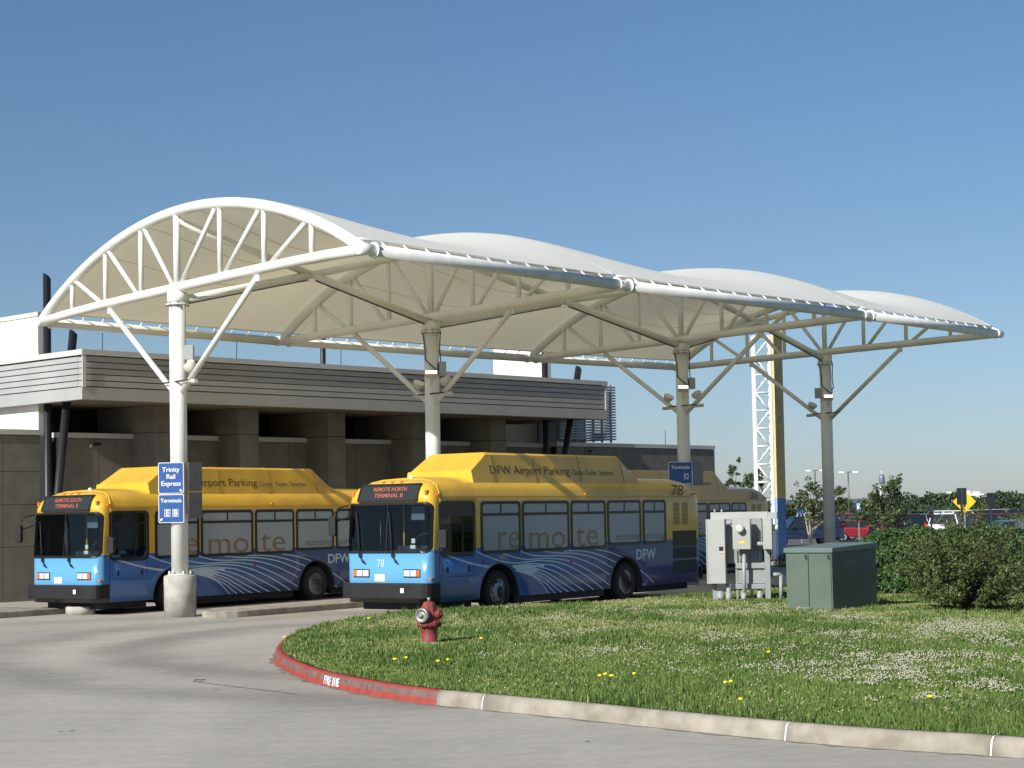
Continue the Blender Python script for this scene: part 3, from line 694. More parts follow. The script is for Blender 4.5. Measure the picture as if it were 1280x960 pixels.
sign_plate(pz, 2.845, 3.56, .60, sa, 'upper blue sign reading Trinity Rail Express on the left column', [('Trinity', .15, 0, .50), ('Rail', .15, 0, .34), ('Express', .15, 0, .18)], arrow=(.26, .04, R(45)))
sign_plate(pz, 2.17, 2.825, .60, sa, 'lower blue Terminals E B sign on the left column', [('Terminals', .125, 0, .47)], arrow=(-.26, .05, R(-45)), boxes=[('E', -.09, .17), ('B', .10, .17)])
for z0, z1, w_ in ((2.26, 2.87, 'lower'), (2.89, 3.56, 'upper')):
    sign_plate((c.x+.36, c.y+.05), z0, z1, .5, R(62), w_+' unlit grey back of the sign pair on the right of the left column', [], back=True)['label'] = w_+' grey sign back standing out right of the left column'
c = CP[2]
sign_plate((c.x-.14, c.y-.26), 3.05, 3.72, .72, R(-8), 'blue Terminals C sign on the third column, above the bus tail', [('Terminals', .14, 0, .46)], boxes=[('C', .17, .17)])
sign_plate((c.x+.42, c.y), 3.0, 3.74, .5, R(50), 'grey sign back beside the third column behind the bus tail', [], back=True)
# ------------------------------------------------------------------ buses
BW, BL = 2.35, 11.75
def bus_paint():
    m = pm('bus_paint', (.80, .43, .04), .32, coat=.5); n = m.node_tree; b = n.nodes['Principled BSDF']; tc = n.nodes['Texture Coordinate']; L = n.links.new
    sep = n.nodes.new('ShaderNodeSeparateXYZ'); L(tc.outputs['Object'], sep.inputs[0])
    def math_(op, a, bv, cv=None):
        x = n.nodes.new('ShaderNodeMath'); x.operation = op
        if hasattr(a, 'links'): L(a, x.inputs[0])
        else: x.inputs[0].default_value = a
        if hasattr(bv, 'links'): L(bv, x.inputs[1])
        else: x.inputs[1].default_value = bv
        return x.outputs[0]
    def mix(f_, a, bcol):
        x = n.nodes.new('ShaderNodeMix'); x.data_type = 'RGBA'; L(f_, x.inputs[0])
        for k, v in ((6, a), (7, bcol)):
            if hasattr(v, 'links'): L(v, x.inputs[k])
            else: x.inputs[k].default_value = (*v, 1)
        return x.outputs[2]
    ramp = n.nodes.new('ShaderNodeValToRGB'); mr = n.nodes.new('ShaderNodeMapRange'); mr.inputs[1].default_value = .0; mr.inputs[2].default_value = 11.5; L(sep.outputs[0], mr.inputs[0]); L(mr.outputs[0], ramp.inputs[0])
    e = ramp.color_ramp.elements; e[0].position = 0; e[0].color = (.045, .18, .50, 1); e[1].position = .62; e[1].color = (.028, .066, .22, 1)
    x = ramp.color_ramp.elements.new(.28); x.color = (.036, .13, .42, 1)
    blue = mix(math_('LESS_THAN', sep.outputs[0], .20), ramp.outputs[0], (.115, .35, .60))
    ye = n.nodes.new('ShaderNodeValToRGB'); no = n.nodes.new('ShaderNodeTexNoise'); no.inputs['Scale'].default_value = 1.3; no.inputs['Detail'].default_value = 5; L(tc.outputs['Object'], no.inputs[0]); L(no.outputs[0], ye.inputs[0])
    ye.color_ramp.elements[0].position = .3; ye.color_ramp.elements[0].color = (.66, .37, .035, 1); ye.color_ramp.elements[1].position = .6; ye.color_ramp.elements[1].color = (.82, .49, .035, 1)
    c = mix(math_('GREATER_THAN', sep.outputs[2], 1.48), blue, ye.outputs[0])
    # road grime along the skirt
    g = n.nodes.new('ShaderNodeMapRange'); g.inputs[1].default_value = .34; g.inputs[2].default_value = .8; g.inputs[3].default_value = .45; g.inputs[4].default_value = 0; L(sep.outputs[2], g.inputs[0])
    gg = math_('MULTIPLY', g.outputs[0], no.outputs[0]); c = mix(math_('MULTIPLY', math_('LESS_THAN', sep.outputs[0], .34), math_('LESS_THAN', sep.outputs[2], .46)), c, (.015, .015, .016))
    c = mix(gg, c, (.09, .085, .08)); L(c, b.inputs['Base Color'])
    rg = n.nodes.new('ShaderNodeMapRange'); rg.inputs[3].default_value = .26; rg.inputs[4].default_value = .46; L(no.outputs[0], rg.inputs[0]); L(rg.outputs[0], b.inputs['Roughness'])
    return m
M['buspaint'] = bus_paint()
M['podpaint'] = pm('bus_roof_pod_paint', (.82, .49, .035), .38, var=.2, scale=1.2, color2=(.66, .37, .035), coat=.3)
M['interior'] = pm('bus_interior', (.05, .055, .06), .7, var=.3, scale=3)
M['swoosh'] = pm('pale_blue_stripe', (.50, .62, .72), .4)
M['film'] = pm('grey_window_film', (.36, .40, .44), .16, var=.12, scale=.7, spec=.6)
M['filmtext'] = pm('tan_film_lettering', (.24, .17, .08), .35)
M['darktext'] = pm('dark_brown_lettering', (.055, .04, .02), .4)
M['greytext'] = pm('grey_film_lettering', (.10, .11, .12), .4)
M['led'] = pm('led_display', (.03, .035, .035), .25)
M['ledtext'] = pm('led_characters', (.42, .10, .04), .5, emis=(1, .16, .05), estr=.10)
M['seat'] = pm('bus_seat_cloth', (.05, .07, .12), .8)
M['ystan'] = pm('yellow_pole', (.75, .5, .02), .35)
M['grille'] = pm('engine_grille', (.02, .022, .03), .6)
M['hub'] = pm('dark_hub', (.035, .035, .035), .5, .3)
def glass_mat():
    m = bpy.data.materials.new('window_glass'); m.use_nodes = True; n = m.node_tree; n.nodes.clear(); L = n.links.new
    o = n.nodes.new('ShaderNodeOutputMaterial'); t = n.nodes.new('ShaderNodeBsdfTransparent'); g = n.nodes.new('ShaderNodeBsdfGlossy'); mx = n.nodes.new('ShaderNodeMixShader'); fr = n.nodes.new('ShaderNodeFresnel')
    fr.inputs[0].default_value = 1.38; t.inputs[0].default_value = (.60, .68, .68, 1); g.inputs['Roughness'].default_value = .02
    a = n.nodes.new('ShaderNodeMath'); a.operation = 'ADD'; a.inputs[1].default_value = .015; L(fr.outputs[0], a.inputs[0])
    L(a.outputs[0], mx.inputs[0]); L(t.outputs[0], mx.inputs[1]); L(g.outputs[0], mx.inputs[2]); L(mx.outputs[0], o.inputs[0]); return m
M['glass'] = glass_mat(); M['ventslat'] = pm('vent_slats', (.16, .09, .01), .6); M['seamy'] = pm('pod_seam', (.35, .2, .02), .6)

def front_u(v, z):
    r_ = .22; d = max(min(v, BW-v), 0)
    uc = r_-math.sqrt(max(r_*r_-(r_-d)**2, 0)) if d < r_ else 0
    return uc+lean(z)
def lean(z): return .09*min(max((z-1.4)/1.1, 0), 1)+1.1*max(0, z-2.52)**2
HALF = [(0, .34), (0, .9), (0, 1.48), (0, 2.0), (0, 2.45), (.02, 2.60), (.075, 2.76), (.17, 2.90), (.33, 3.0), (.62, 3.06), (1.17, 3.085)]
def bus_body_mesh():
    us = [0, .01, .03, .07, .12, .17, .22, .36, .6, .9, 1.3, 1.8, 3, 5, 7, 9, 10.6, 11.1, 11.4, 11.55, 11.66, 11.72, BL]
    bm = bmesh.new(); rings = []
    for u in us:
        r_ = .22; ins = r_-math.sqrt(r_*r_-(r_-u)**2) if u < r_ else 0
        e = BL-u; r2 = .18; insr = r2-math.sqrt(r2*r2-(r2-e)**2) if e < r2 else 0
        ins += insr; dr = .24*max(0, 1-u/1.3)**2+.42*max(0, 1-e/.75)**2.2
        ring = []
        pts = HALF+[(BW-a_, b_) for a_, b_ in HALF[-2::-1]]
        for a_, b_ in pts:
            v = min(max(a_, ins if a_ < BW/2 else 0), BW-ins) if True else a_
            if a_ < BW/2: v = max(a_, 0)+ins*(1-a_/(BW/2))
            else: v = a_-ins*(1-(BW-a_)/(BW/2))
            z = b_ if b_ < 2.6 else 2.6+(b_-2.6)*(1-dr)
            uu = u+lean(z)*max(0, 1-u/1.3)
            if e < .5: uu -= .5*max(0, z-2.3)**2*max(0, 1-e/.5)
            ring.append(bm.verts.new((uu, v, z)))
        rings.append(ring)
    n = len(rings[0])
    for i in range(len(rings)-1):
        for j in range(n-1): bm.faces.new((rings[i][j], rings[i][j+1], rings[i+1][j+1], rings[i+1][j])).smooth = True
        bm.faces.new((rings[i][n-1], rings[i][0], rings[i+1][0], rings[i+1][n-1]))
    for ring in (rings[0], rings[-1]):
        for j in range((n-1)//2):
            k = n-1-j
            vs = [ring[j], ring[j+1], ring[k-1], ring[k]]
            if ring[j+1] is ring[k-1]: vs = [ring[j], ring[j+1], ring[k]]
            bm.faces.new(vs).smooth = True
    bmesh.ops.recalc_face_normals(bm, faces=bm.faces)
    me = bpy.data.meshes.new('body'); bm.to_mesh(me); bm.free()
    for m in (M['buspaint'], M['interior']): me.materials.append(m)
    ob = bpy.data.objects.new('tmp_body', me); col.objects.link(ob)
    cuts = []
    def cut(m): 
        o = m.build('tmp_cut', [M['buspaint'], M['interior']]); cuts.append(o)
        for p in o.data.polygons: p.material_index = 1
    XZ = lambda a_, b_, d: (a_, d, b_)
    YZ = lambda a_, b_, d: (d, a_, b_)
    for uc in (2.56, 7.98):
        for v0, v1 in ((-.3, .72), (BW-.72, BW+.3)):
            pl = [(uc+.76*math.cos(R(a_)), .36+.74*math.sin(R(a_))) for a_ in range(-30, 211, 10)]
            m = MB(); m.prism(pl, XZ, v0, v1); cut(m)
    m = MB(); m.box(.30, 4.2, .09, BW-.09, 1.22, 2.58); cut(m)
    m = MB(); m.prism(rr(.02, 1.45, BW-.02, 2.47, .12), YZ, -.5, .5); cut(m)
    m = MB(); m.prism(rr(.45, 1.40, 1.60, 2.46, .10), XZ, -.2, .3); cut(m)
    for c_ in cuts:
        md = ob.modifiers.new('b', 'BOOLEAN'); md.operation = 'DIFFERENCE'; md.object = c_; md.solver = 'EXACT'
    bpy.context.view_layer.update()
    dg = bpy.context.evaluated_depsgraph_get(); me2 = bpy.data.meshes.new_from_object(ob.evaluated_get(dg)); me2.name = 'bus_body'
    for c_ in cuts: bpy.data.objects.remove(c_)
    bpy.data.objects.remove(ob); return me2
BODY = bus_body_mesh()
XZ = lambda a_, b_, d: (a_, d, b_)
def fdisp(v, z, d):
    t = (z-2.52)/.4; return (lean(2.52)*(1-t)+lean(2.92)*t-d, v, z)
def FR(v, z, d): return (front_u(v, z)-d, v, z)
B_ = lambda L_: [(x+960, y) for x, y in L_]
def s2(x, y):     # photo zoom coordinates of the livery lines -> (u,z) on the bus side
    px, py = 560+x/8, 680+y/8; d = ray(px, py)
    O = Vector((-1.823, 39.397, .038)); a_ = R(54.72); nn = Vector((-math.sin(a_), math.cos(a_), 0)); C_ = Vector((0, 0, EYE))
    t = (O-C_).dot(nn)/d.dot(nn); w_ = C_+d*t-O; return (w_.dot(Vector((math.cos(a_), math.sin(a_), 0))), w_.z)
LINES = [(B_([(510, 45), (640, 70), (770, 120)]), .024), (B_([(200, 60), (350, 60), (480, 80), (600, 120), (715, 175)]), .026), ([(950, 65), (1100, 82)]+B_([(300, 85), (450, 115), (570, 165), (680, 228)]), .026),
    ([(715, 62), (850, 105), (980, 112)]+B_([(150, 108), (280, 120), (420, 165), (540, 225), (655, 300)]), .027), ([(540, 80), (650, 120), (780, 145), (900, 140), (1000, 135)]+B_([(130, 140), (260, 165), (400, 230), (530, 310), (650, 400)]), .027),
    ([(270, 60), (400, 120), (540, 165), (680, 182), (800, 168), (900, 158)]+B_([(0, 160), (120, 170), (250, 215), (380, 285), (500, 370), (605, 455)]), .028), ([(640, 215), (750, 197), (850, 188)]+B_([(0, 195), (100, 210), (220, 265), (330, 335), (430, 400), (513, 462)]), .027),
    ([(650, 225), (760, 212), (850, 210)]+B_([(0, 230), (100, 265), (200, 320), (310, 400), (420, 470)]), .026), ([(700, 225), (820, 235)]+B_([(0, 265), (100, 320), (200, 390), (335, 475)]), .026), ([(700, 235), (820, 255)]+B_([(0, 300), (100, 370), (180, 430), (258, 480)]), .026),
    ([(690, 245), (820, 275)]+B_([(0, 335), (80, 400), (185, 485)]), .025), ([(680, 250), (820, 290)]+B_([(0, 372), (60, 430), (118, 490)]), .025), ([(670, 255), (820, 302), (900, 352)]+B_([(0, 420), (25, 455), (52, 492)]), .025),
    (B_([(965, 255), (1030, 310), (1095, 380)]), .024), (B_([(982, 388), (1002, 408)]), .022)]
def wheel(parent, u, v, dual):
    t = empty('wheel', (u, v, .47), 0, parent=parent)
    R_ = .49; wv = .28
    pr = [(.30, .0), (.40, -.012), (.455, .0), (.485, .03), (R_, .06), (R_, wv-.06), (.485, wv-.03), (.44, wv), (.30, wv)]
    m = MB(); m.lathe(pr, axis='Y', n=40); m.build('tyre', M['tyre'], t)
    if dual: m = MB(); m.lathe([(a_, b_+.32) for a_, b_ in pr], axis='Y', n=40); m.build('tyre', M['tyre'], t)
    m = MB()
    if dual: pr = [(.31, .0), (.315, .012), (.285, .03), (.27, .13), (.20, .15), (.13, .16), (.125, .07), (.09, .05), (.01, .045)]
    else: pr = [(.31, .0), (.315, .01), (.29, .03), (.275, .045), (.25, .02), (.18, -.03), (.155, -.035), (.14, -.06), (.09, -.09), (.01, -.095)]
    m.lathe(pr, axis='Y', n=40); rim = m.build('rim', M['rim'], t)
    m = MB(); yy = .0 if not dual else .135
    for k in range(10):
        a_ = 2*PI*k/10; m.lathe([(.024, yy-.006-(.0 if dual else .005)), (.024, yy+.02)], c=(.225*math.cos(a_), 0, .225*math.sin(a_)), axis='Y', n=10)
    m.build('hand_hole', M['black'], t)
    MB().lathe([(.135, -.062 if not dual else .068), (.10, -.097 if not dual else .04), (.01, -.105 if not dual else .03)], axis='Y', n=24).build('hub', M['hub'], t)
def make_bus(loc_, rz, number, label, led=('REMOTE NORTH', 'TERMINAL B'), frontnum=True, simple=False):
    e = empty('shuttle_bus', loc_, rz, label, 'bus', 'yellow and blue shuttle buses under the canopy')
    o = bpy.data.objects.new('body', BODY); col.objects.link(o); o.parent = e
    bod = o
    m = MB(); m.box(.35, 1.78, .22, BW-.22, .17, .338); m.box(3.36, 7.16, .16, BW-.16, .17, .338); m.box(8.8, BL-.4, .22, BW-.22, .17, .338); m.build('underbody', M['black'], e)
    # bumper
    pl = [(.33, -.045), (.0, -.045), (-.08, -.01), (-.14, .08), (-.17, .3), (-.175, BW/2), (-.17, BW-.3), (-.14, BW-.08), (-.08, BW+.01), (0, BW+.045), (.33, BW+.045)]
    MB().prism(pl, lambda a_, b_, d: (a_, b_, d), .43, .765).build('bumper', pm('bumper_rubber', (.012, .012, .013), .7, var=.4, scale=5), e, bevel=.02)
    MB().prism(rr(.55, .56, .64, .66, .005, 1), lambda a_, b_, d: (-.19-d, a_, b_), 0, .008).build('bumper_sticker', M['signwhite'], e)
    # windshield
    F_ = FR
    def edge(x0, y0, x1, y1, r_, n=8):       # rounded rect with extra points on the sides
        base = rr(x0, y0, x1, y1, r_, 4); out = []
        for i in range(len(base)):
            a_ = base[i]; b_ = base[(i+1) % len(base)]; L_ = math.hypot(a_[0]-b_[0], a_[1]-b_[1]); k = max(1, int(L_/.06))
            for q in range(k): out.append((a_[0]+(b_[0]-a_[0])*q/k, a_[1]+(b_[1]-a_[1])*q/k))
        return out
    wx0, wx1, wz0, wz1 = .012, BW-.012, 1.415, 2.50
    fo = edge(wx0, wz0, wx1, wz1, .12); cx, cz = BW/2, (wz0+wz1)/2
    fi = [(cx+(a_-cx)*(1-.045/(BW/2)), cz+(b_-cz)*(1-.045/.54)) for a_, b_ in fo]
    MB().ring(fo, fi, F_, -.03, .022).build('windshield_frame', M['blackgloss'], e)
    for g0, g1 in ((.03, BW/2-.012), (BW/2+.012, BW-.03)):
        m = MB(); nv, nz = 18, 6
        for a_ in range(nv+1):
            for b_ in range(nz+1): m.v.append(FR(g0+(g1-g0)*a_/nv, 1.43+(2.485-1.43)*b_/nz, .0))
        for a_ in range(nv):
            for b_ in range(nz): q = a_*(nz+1)+b_; m.f.append([q, q+1, q+nz+2, q+nz+1]); m.m.append(0); m.sm.append(True)
        m.build('windshield', M['glass'], e)
    MB().prism([(BW/2-.014, 1.44), (BW/2+.014, 1.44), (BW/2+.014, 2.49), (BW/2-.014, 2.49)], F_, .0, .012).build('windshield_divider', M['blackgloss'], e)
    # driver's side glass
    MB().ring(rr(.37, 1.335, 1.67, 2.515, .12), rr(.43, 1.395, 1.61, 2.455, .09), XZ, -.014, .01).build('driver_window_frame', M['blackgloss'], e)
    MB().prism(rr(.42, 1.385, 1.62, 2.465, .09), XZ, .0, .004).build('driver_window', M['glass'], e)
    m = MB(); m.prism([(.43, 2.20), (1.61, 2.20), (1.61, 2.235), (.43, 2.235)], XZ, -.01, -.001); m.prism([(1.18, 1.4), (1.21, 1.4), (1.21, 2.199), (1.18, 2.199)], XZ, -.01, -.001); m.build('driver_window_bar', M['blackgloss'], e)
    # passenger windows
    wins = [(1.88, 3.42, 1.33), (3.48, 5.43, 1.33), (5.50, 7.06, 1.33), (7.13, 8.71, 1.39), (8.80, 9.94, 1.39)]
    for a_, b_, z0 in wins:
        wo = MB().ring(rr(a_, z0, b_, 2.51, .11), rr(a_+.075, z0+.075, b_-.075, 2.44, .07), XZ, -.016, -.002).build('window', M['blackgloss'], e)
        MB().prism(rr(a_+.05, z0+.05, b_-.05, 2.46, .07), XZ, -.006, -.003).build('pane', M['film'], wo)
        c_ = (a_+b_)/2; m = MB(); m.box(a_+.05, b_-.05, -.0145, -.007, 2.175, 2.24); m.box(c_-.024, c_+.024, -.0135, -.007, 2.241, 2.46); m.build('window_bar', M['blackgloss'], wo)
        if not simple:      # far-side windows
            wo = MB().ring(rr(a_, z0, b_, 2.51, .11), rr(a_+.055, z0+.055, b_-.055, 2.455, .07), XZ, BW+.002, BW+.016).build('window', M['blackgloss'], e)
            MB().prism(rr(a_+.05, z0+.05, b_-.05, 2.46, .07), XZ, BW+.003, BW+.006).build('pane', M['film'], wo)
    def st(s, size, u, z, mat, wd=None, bold=0, y=-.0072, name='lettering'):
        return text(s, size, mat, e, frameM((u, y, z), (1, 0, 0), (0, 0, 1)), name, .0006, bold, 'LEFT', wd)
    st('re', .86, 2.46, 1.425, M['filmtext'], .84); st('mo', .80, 3.68, 1.41, M['filmtext'], 1.50); st('te', .84, 5.70, 1.41, M['filmtext'], .98)
    st('economy', .27, 7.50, 1.52, M['greytext'], 1.12); st('parking', .27, 8.90, 1.52, M['greytext'], .95)
    st('DFW', .35, 8.43, 1.02, M['swoosh'], .95, .025, y=-.003)
    st(number, .40, 10.23, 2.62, M['darktext'], .62, 0, y=-.0)
    # livery lines
    for Ls, wd in LINES:
        P_ = [(*s2(x, y), 0) for x, y in Ls]; c_ = catmull(P_, 6) if len(P_) > 2 else [Vector(p) for p in P_]
        m = MB(); k = len(c_); up_ = []; dn = []
        for i, p in enumerate(c_):
            t = (c_[min(i+1, k-1)]-c_[max(i-1, 0)]).normalized(); nr = Vector((-t.y, t.x, 0))*wd/2; a_ = p+nr; b_ = p-nr
            if min(a_.y, b_.y) < .345: a_.y = max(a_.y, .345); b_.y = max(b_.y, .345)
            up_.append(a_); dn.append(b_)
        m.add([(p.x, -.003, p.y) for p in up_+dn], [[i, i+1, k+i+1, k+i] for i in range(k-1)]); m.build('livery_stripe', M['swoosh'], e, fix=False)
    fan = [s2(x, y) for x, y in [(640, 214), (780, 199), (960, 200), (960, 222), (860, 222), (960, 262), (850, 236), (900, 262), (860, 280), (820, 300), (760, 280), (690, 252)]]
    m = MB(); m.add([(a_, -.0028, b_) for a_, b_ in fan], [list(range(len(fan)))]); m.build('livery_fan', M['swoosh'], e, fix=False)
    band = [s2(x, y) for x, y in [(-250, 55), (-120, 62), (0, 100), (110, 140), (240, 178), (340, 200), (420, 208), (405, 232), (340, 222), (240, 200), (110, 160), (0, 118), (-120, 78)]]
    band = [(max(a_, .3), b_) for a_, b_ in band]
    m = MB(); m.add([(a_, -.0028, b_) for a_, b_ in band], [list(range(len(band)))]); m.build('livery_band', M['swoosh'], e, fix=False)
    # access door, seams, gutters, markers
    m = MB()
    for a_, b_, c_, d_ in ((.45, 1.60, 1.315, 1.322), (.45, 1.60, .868, .875), (.45, .457, .876, 1.314), (1.593, 1.60, .876, 1.314)): m.box(a_, b_, -.004, -.001, c_, d_)
    m.box(.362, .374, -.004, -.001, .36, 2.56)
    m.build('panel_seam', M['black'], e); MB().box(9.2, 10.1, -.004, -.001, .80, .806).build('panel_seam', M['black'], e)
    m = MB()
    for a_ in (.62, 1.40): m.box(a_, a_+.055, -.012, -.001, .97, 1.09)
    m.build('latch', M['black'], e)
    MB().box(.45, 11.3, -.016, -.0, 2.595, 2.618).build('gutter', M['podpaint'], e)
    for u, z, mt in ((.36, 2.66, 'amber'), (6.2, 2.66, 'amber'), (1.98, 1.14, 'redlens'), (5.5, 1.06, 'redlens'), (11.42, 2.66, 'redlens'), (.08, .86, 'amber')):
        MB().box(u-.055, u+.055, -.028, .03, z-.02, z+.02).build('marker_light', M[mt], e, bevel=.008)
    # front seam hoop
    pts = [(.36, a_-.004, b_+.004) for a_, b_ in HALF if b_ > 2.4]; k_ = 1-.24*(1-.36/1.3)**2
    pts = [(.36+lean(2.6+(z-2.6)*k_ if z > 2.6 else z)*(1-.36/1.3), y, (2.6+(z-2.6)*k_ if z > 2.6 else z)+.002) for _, y, z in pts]
    pts = pts+[(a_, BW-b_, c_) for a_, b_, c_ in pts[-2::-1]]
    MB().tube(pts, .013, 6).build('roof_seam', M['podpaint'], e)
    # engine end panels
    for a_ in (10.34, 10.78):
        m = MB(); k = 1.87
        while k < 2.44: m.box(a_, a_+.30, -.008, -.0, k, k+.016); k += .034
        m.build('vent', M['ventslat'], e)
    m = MB(); m.box(10.28, 11.5, -.006, -.001, 1.30, 1.70); m.build('grille', pm('mesh_grille', (.09, .065, .02), .6, var=.7, scale=60), e)
    for z0, z1 in ((.98, 1.27), (.60, .93)): MB().box(10.28, 11.5, -.006, -.001, z0, z1).build('grille', M['grille'], e)
    # rear
    m = MB(); m.box(BL, BL+.12, .02, BW-.02, .42, .72); m.build('rear_bumper', M['black'], e, bevel=.02)
    for v in (.12, BW-.24): MB().box(BL-.02, BL+.012, v, v+.12, 1.0, 1.3).build('tail_light', M['redlens'], e)
    # roof pod
    def ringp(zm): return [(.20, 2.88), (.273, 3.20), (.36, 3.575), (.45, 3.62), (BW-.45, 3.62), (BW-.36, 3.575), (BW-.273, 3.20), (BW-.20, 2.88)]
    full = ringp(0); st_ = [(1.92, [(a_, min(b_, 3.20)) if b_ > 3.2 else (a_, b_) for a_, b_ in full]), (2.32, full), (8.25, full), (9.0, [(a_, min(b_, 3.10)) for a_, b_ in full]), (9.2, [(a_, min(b_, 2.90)) for a_, b_ in full])]
    m = MB(); n = 8
    for u, rg_ in st_: m.v += [(u+(.30*(b_-3.2)/.42 if u == 2.32 and b_ > 3.2 else 0), a_, b_) for a_, b_ in rg_]
    for i in range(len(st_)-1):
        for j in range(n): m.f.append([i*n+j, i*n+(j+1) % n, (i+1)*n+(j+1) % n, (i+1)*n+j]); m.m.append(0); m.sm.append(False)
    m.f.append(list(range(n))); m.m.append(0); m.sm.append(False); m.f.append([(len(st_)-1)*n+j for j in range(n)]); m.m.append(0); m.sm.append(False)
    pod = m.build('roof_pod', M['podpaint'], e, bevel=.03)
    for u in (2.75, 4.43, 6.36, 8.3):
        m = MB(); m.tube([(u, .205, 2.93), (u, .354, 3.577), (u, .447, 3.624), (u, BW/2, 3.625)], .006, 5); m.build('pod_seam', M['seamy'], pod)
    # lettering on the upright face of the pod
    tl = (0, .13, .26); 
    for s, sz, u, wd in (('DFW Airport Parking', .29, 2.62, 3.25), ('Closer. Faster. Smarter.', .20, 5.98, 1.92)):
        text(s, sz, M['darktext'] if sz > .24 else M['greytext'], pod, frameM((u, .2+.16*(3.13-2.88)/.695-.006, 3.13), (1, 0, 0), (0, .16, .695)), 'lettering', .0006, 0, 'LEFT', wd)
    m = MB(); m.lathe([(.05, 2.98), (.05, 3.07), (.02, 3.10)], c=(.75, 1.05, 0), n=12); m.build('roof_aerial', M['signwhite'], e)
    # destination display
    YZf = fdisp
    m = MB(); m.prism(edge(.36, 2.545, 2.0, 2.90, .05), YZf, -.02, .055); dsp = m.build('destination_display', M['led'], e)
    m = MB(); ed_ = edge(.34, 2.525, 2.02, 2.92, .06); m.ring(ed_, [(1.18+(a_-1.18)*.962, 2.7225+(b_-2.7225)*.83) for a_, b_ in ed_], YZf, -.02, .068); m.build('display_frame', M['blackgloss'], dsp)
    for s, z, wd in ((led[0], 2.755, .92), (led[1], 2.62, .80)):
        zc = z+.05; text(s, .135, M['ledtext'], dsp, frameM((fdisp(1.2, z, .058)[0], 1.17+wd/2, z), (0, -1, 0), ((lean(2.92)-lean(2.52))/.4, 0, 1)), 'lettering', .001, .005, 'LEFT', wd)
    for v in (.95, 1.2, 1.45): MB().box(front_u(v, 2.95)-.03, front_u(v, 2.95)+.05, v-.035, v+.035, 2.935, 2.975).build('marker_light', M['amber'], e, bevel=.008)
    for v in (.16, BW-.16): MB().box(front_u(v, 2.7)-.02, front_u(v, 2.7)+.06, v-.03, v+.03, 2.66, 2.76).build('marker_light', M['amber'], e, bevel=.008)
    # headlights
    for s_ in (0, 1):
        v0, v1 = (.24, .70) if not s_ else (BW-.70, BW-.24)
        h = MB().box(-.018, .04, v0, v1, .885, 1.065).build('headlight', M['blackgloss'], e, bevel=.008)
        am = (v0+.01, v0+.085) if not s_ else (v1-.085, v1-.01)
        MB().box(-.024, -.0, am[0], am[1], .905, 1.05).build('turn_signal', M['amber'], h)
        q0 = v0+.10 if not s_ else v0+.015; q1 = v1-.015 if not s_ else v1-.10
        mid_ = (q0+q1)/2
        for a_, b_ in ((q0, mid_-.006), (mid_+.006, q1)): MB().box(-.026, -.0, a_, b_, .905, 1.045).build('lens', M['lens'], h, bevel=.01)
    MB().box(-.012, 0, 1.22, 1.50, .80, .95).build('licence_plate', M['signwhite'], e)
    if frontnum: text(number, .22, M['swoosh'], e, frameM((-.004, 1.44, 1.12), (0, -1, 0), (0, 0, 1)), 'lettering', .001, .01)
    # wipers
    for v in (.98, 1.90):
        m = MB(); m.box(-.02, .02, v-.05, v+.05, 1.33, 1.40); m.tube([(-.03, v, 1.36), (-.05, v-.10, 1.20)], .012, 6); m.tube([(-.03, v+.03, 1.36), (-.05, v-.15, 1.19)], .014, 6)
        m.tube([(-.03, v, 1.38), (front_u(v+.1, 1.9)-.045, v+.08, 1.85)], .010, 6); m.tube([(front_u(v, 1.55)-.03, v+.02, 1.5), (front_u(v, 2.3)-.035, v+.14, 2.3)], .013, 6)
        m.build('wiper', M['black'], e)
    # mirrors
    mm = MB(); mm.tube([(.12, BW-.02, 2.46), (-.12, BW+.06, 2.42), (-.2, BW+.12, 2.28)], .016, 8); mm.tube([(.08, BW-.02, 2.2), (-.2, BW+.10, 2.10)], .014, 8)
    mi = mm.build('mirror_arm', M['black'], e); m = MB(); m.prism(rr(-.10, -.24, .10, .20, .07), lambda a_, b_, d: (-.22+d, BW+.15+a_, 2.03+b_), -.05, .05); m.build('mirror', M['black'], mi, bevel=.02)
    mm = MB(); mm.tube([(.26, .0, 1.42), (.22, -.14, 1.44), (.22, -.2, 1.5)], .018, 8); mi = mm.build('mirror_arm', M['black'], e)
    m = MB(); m.prism(rr(-.11, -.19, .11, .20, .04), lambda a_, b_, d: (.22+d, -.22+a_, 1.70+b_), -.05, .05); m.build('mirror', M['black'], mi, bevel=.015)
    m = MB(); m.prism(rr(-.085, -.16, .085, .16, .02), lambda a_, b_, d: (.272+d, -.22+a_, 1.70+b_), -.0, .003); m.build('mirror_glass', M['chrome'], mi)
    for u, d_ in ((2.56, False), (7.98, True)):
        wheel(e, u, .04, d_)
        t = empty('wheel', (u, BW-.32, .47), 0, parent=e); MB().lathe([(.2, 0), (.47, 0), (.49, .05), (.49, .24), (.46, .28), (.2, .28)], axis='Y', n=32).build('tyre', M['tyre'], t)
    if simple: return e
    # cab interior
    m = MB(); m.box(.32, .62, .12, BW-.12, 1.225, 1.42); m.box(.34, .75, .3, 1.15, 1.225, 1.56); m.build('dashboard', pm('dashboard', (.03, .03, .035), .6), e, bevel=.03)
    m = MB(); m.tube([(.72+.1*math.sin(a_*PI/10), .72+.24*math.cos(a_*PI/10), 1.62+.2*math.sin(a_*PI/10)) for a_ in range(21)], .018, 6); m.build('steering_wheel', M['black'], e)
    m = MB(); m.box(1.15, 1.65, .48, .96, 1.23, 1.45); m.box(1.58, 1.72, .46, .98, 1.45, 2.22); m.box(1.6, 1.7, .58, .86, 2.23, 2.42); m.build('driver_seat', M['seat'], e, bevel=.04)
    m = MB()
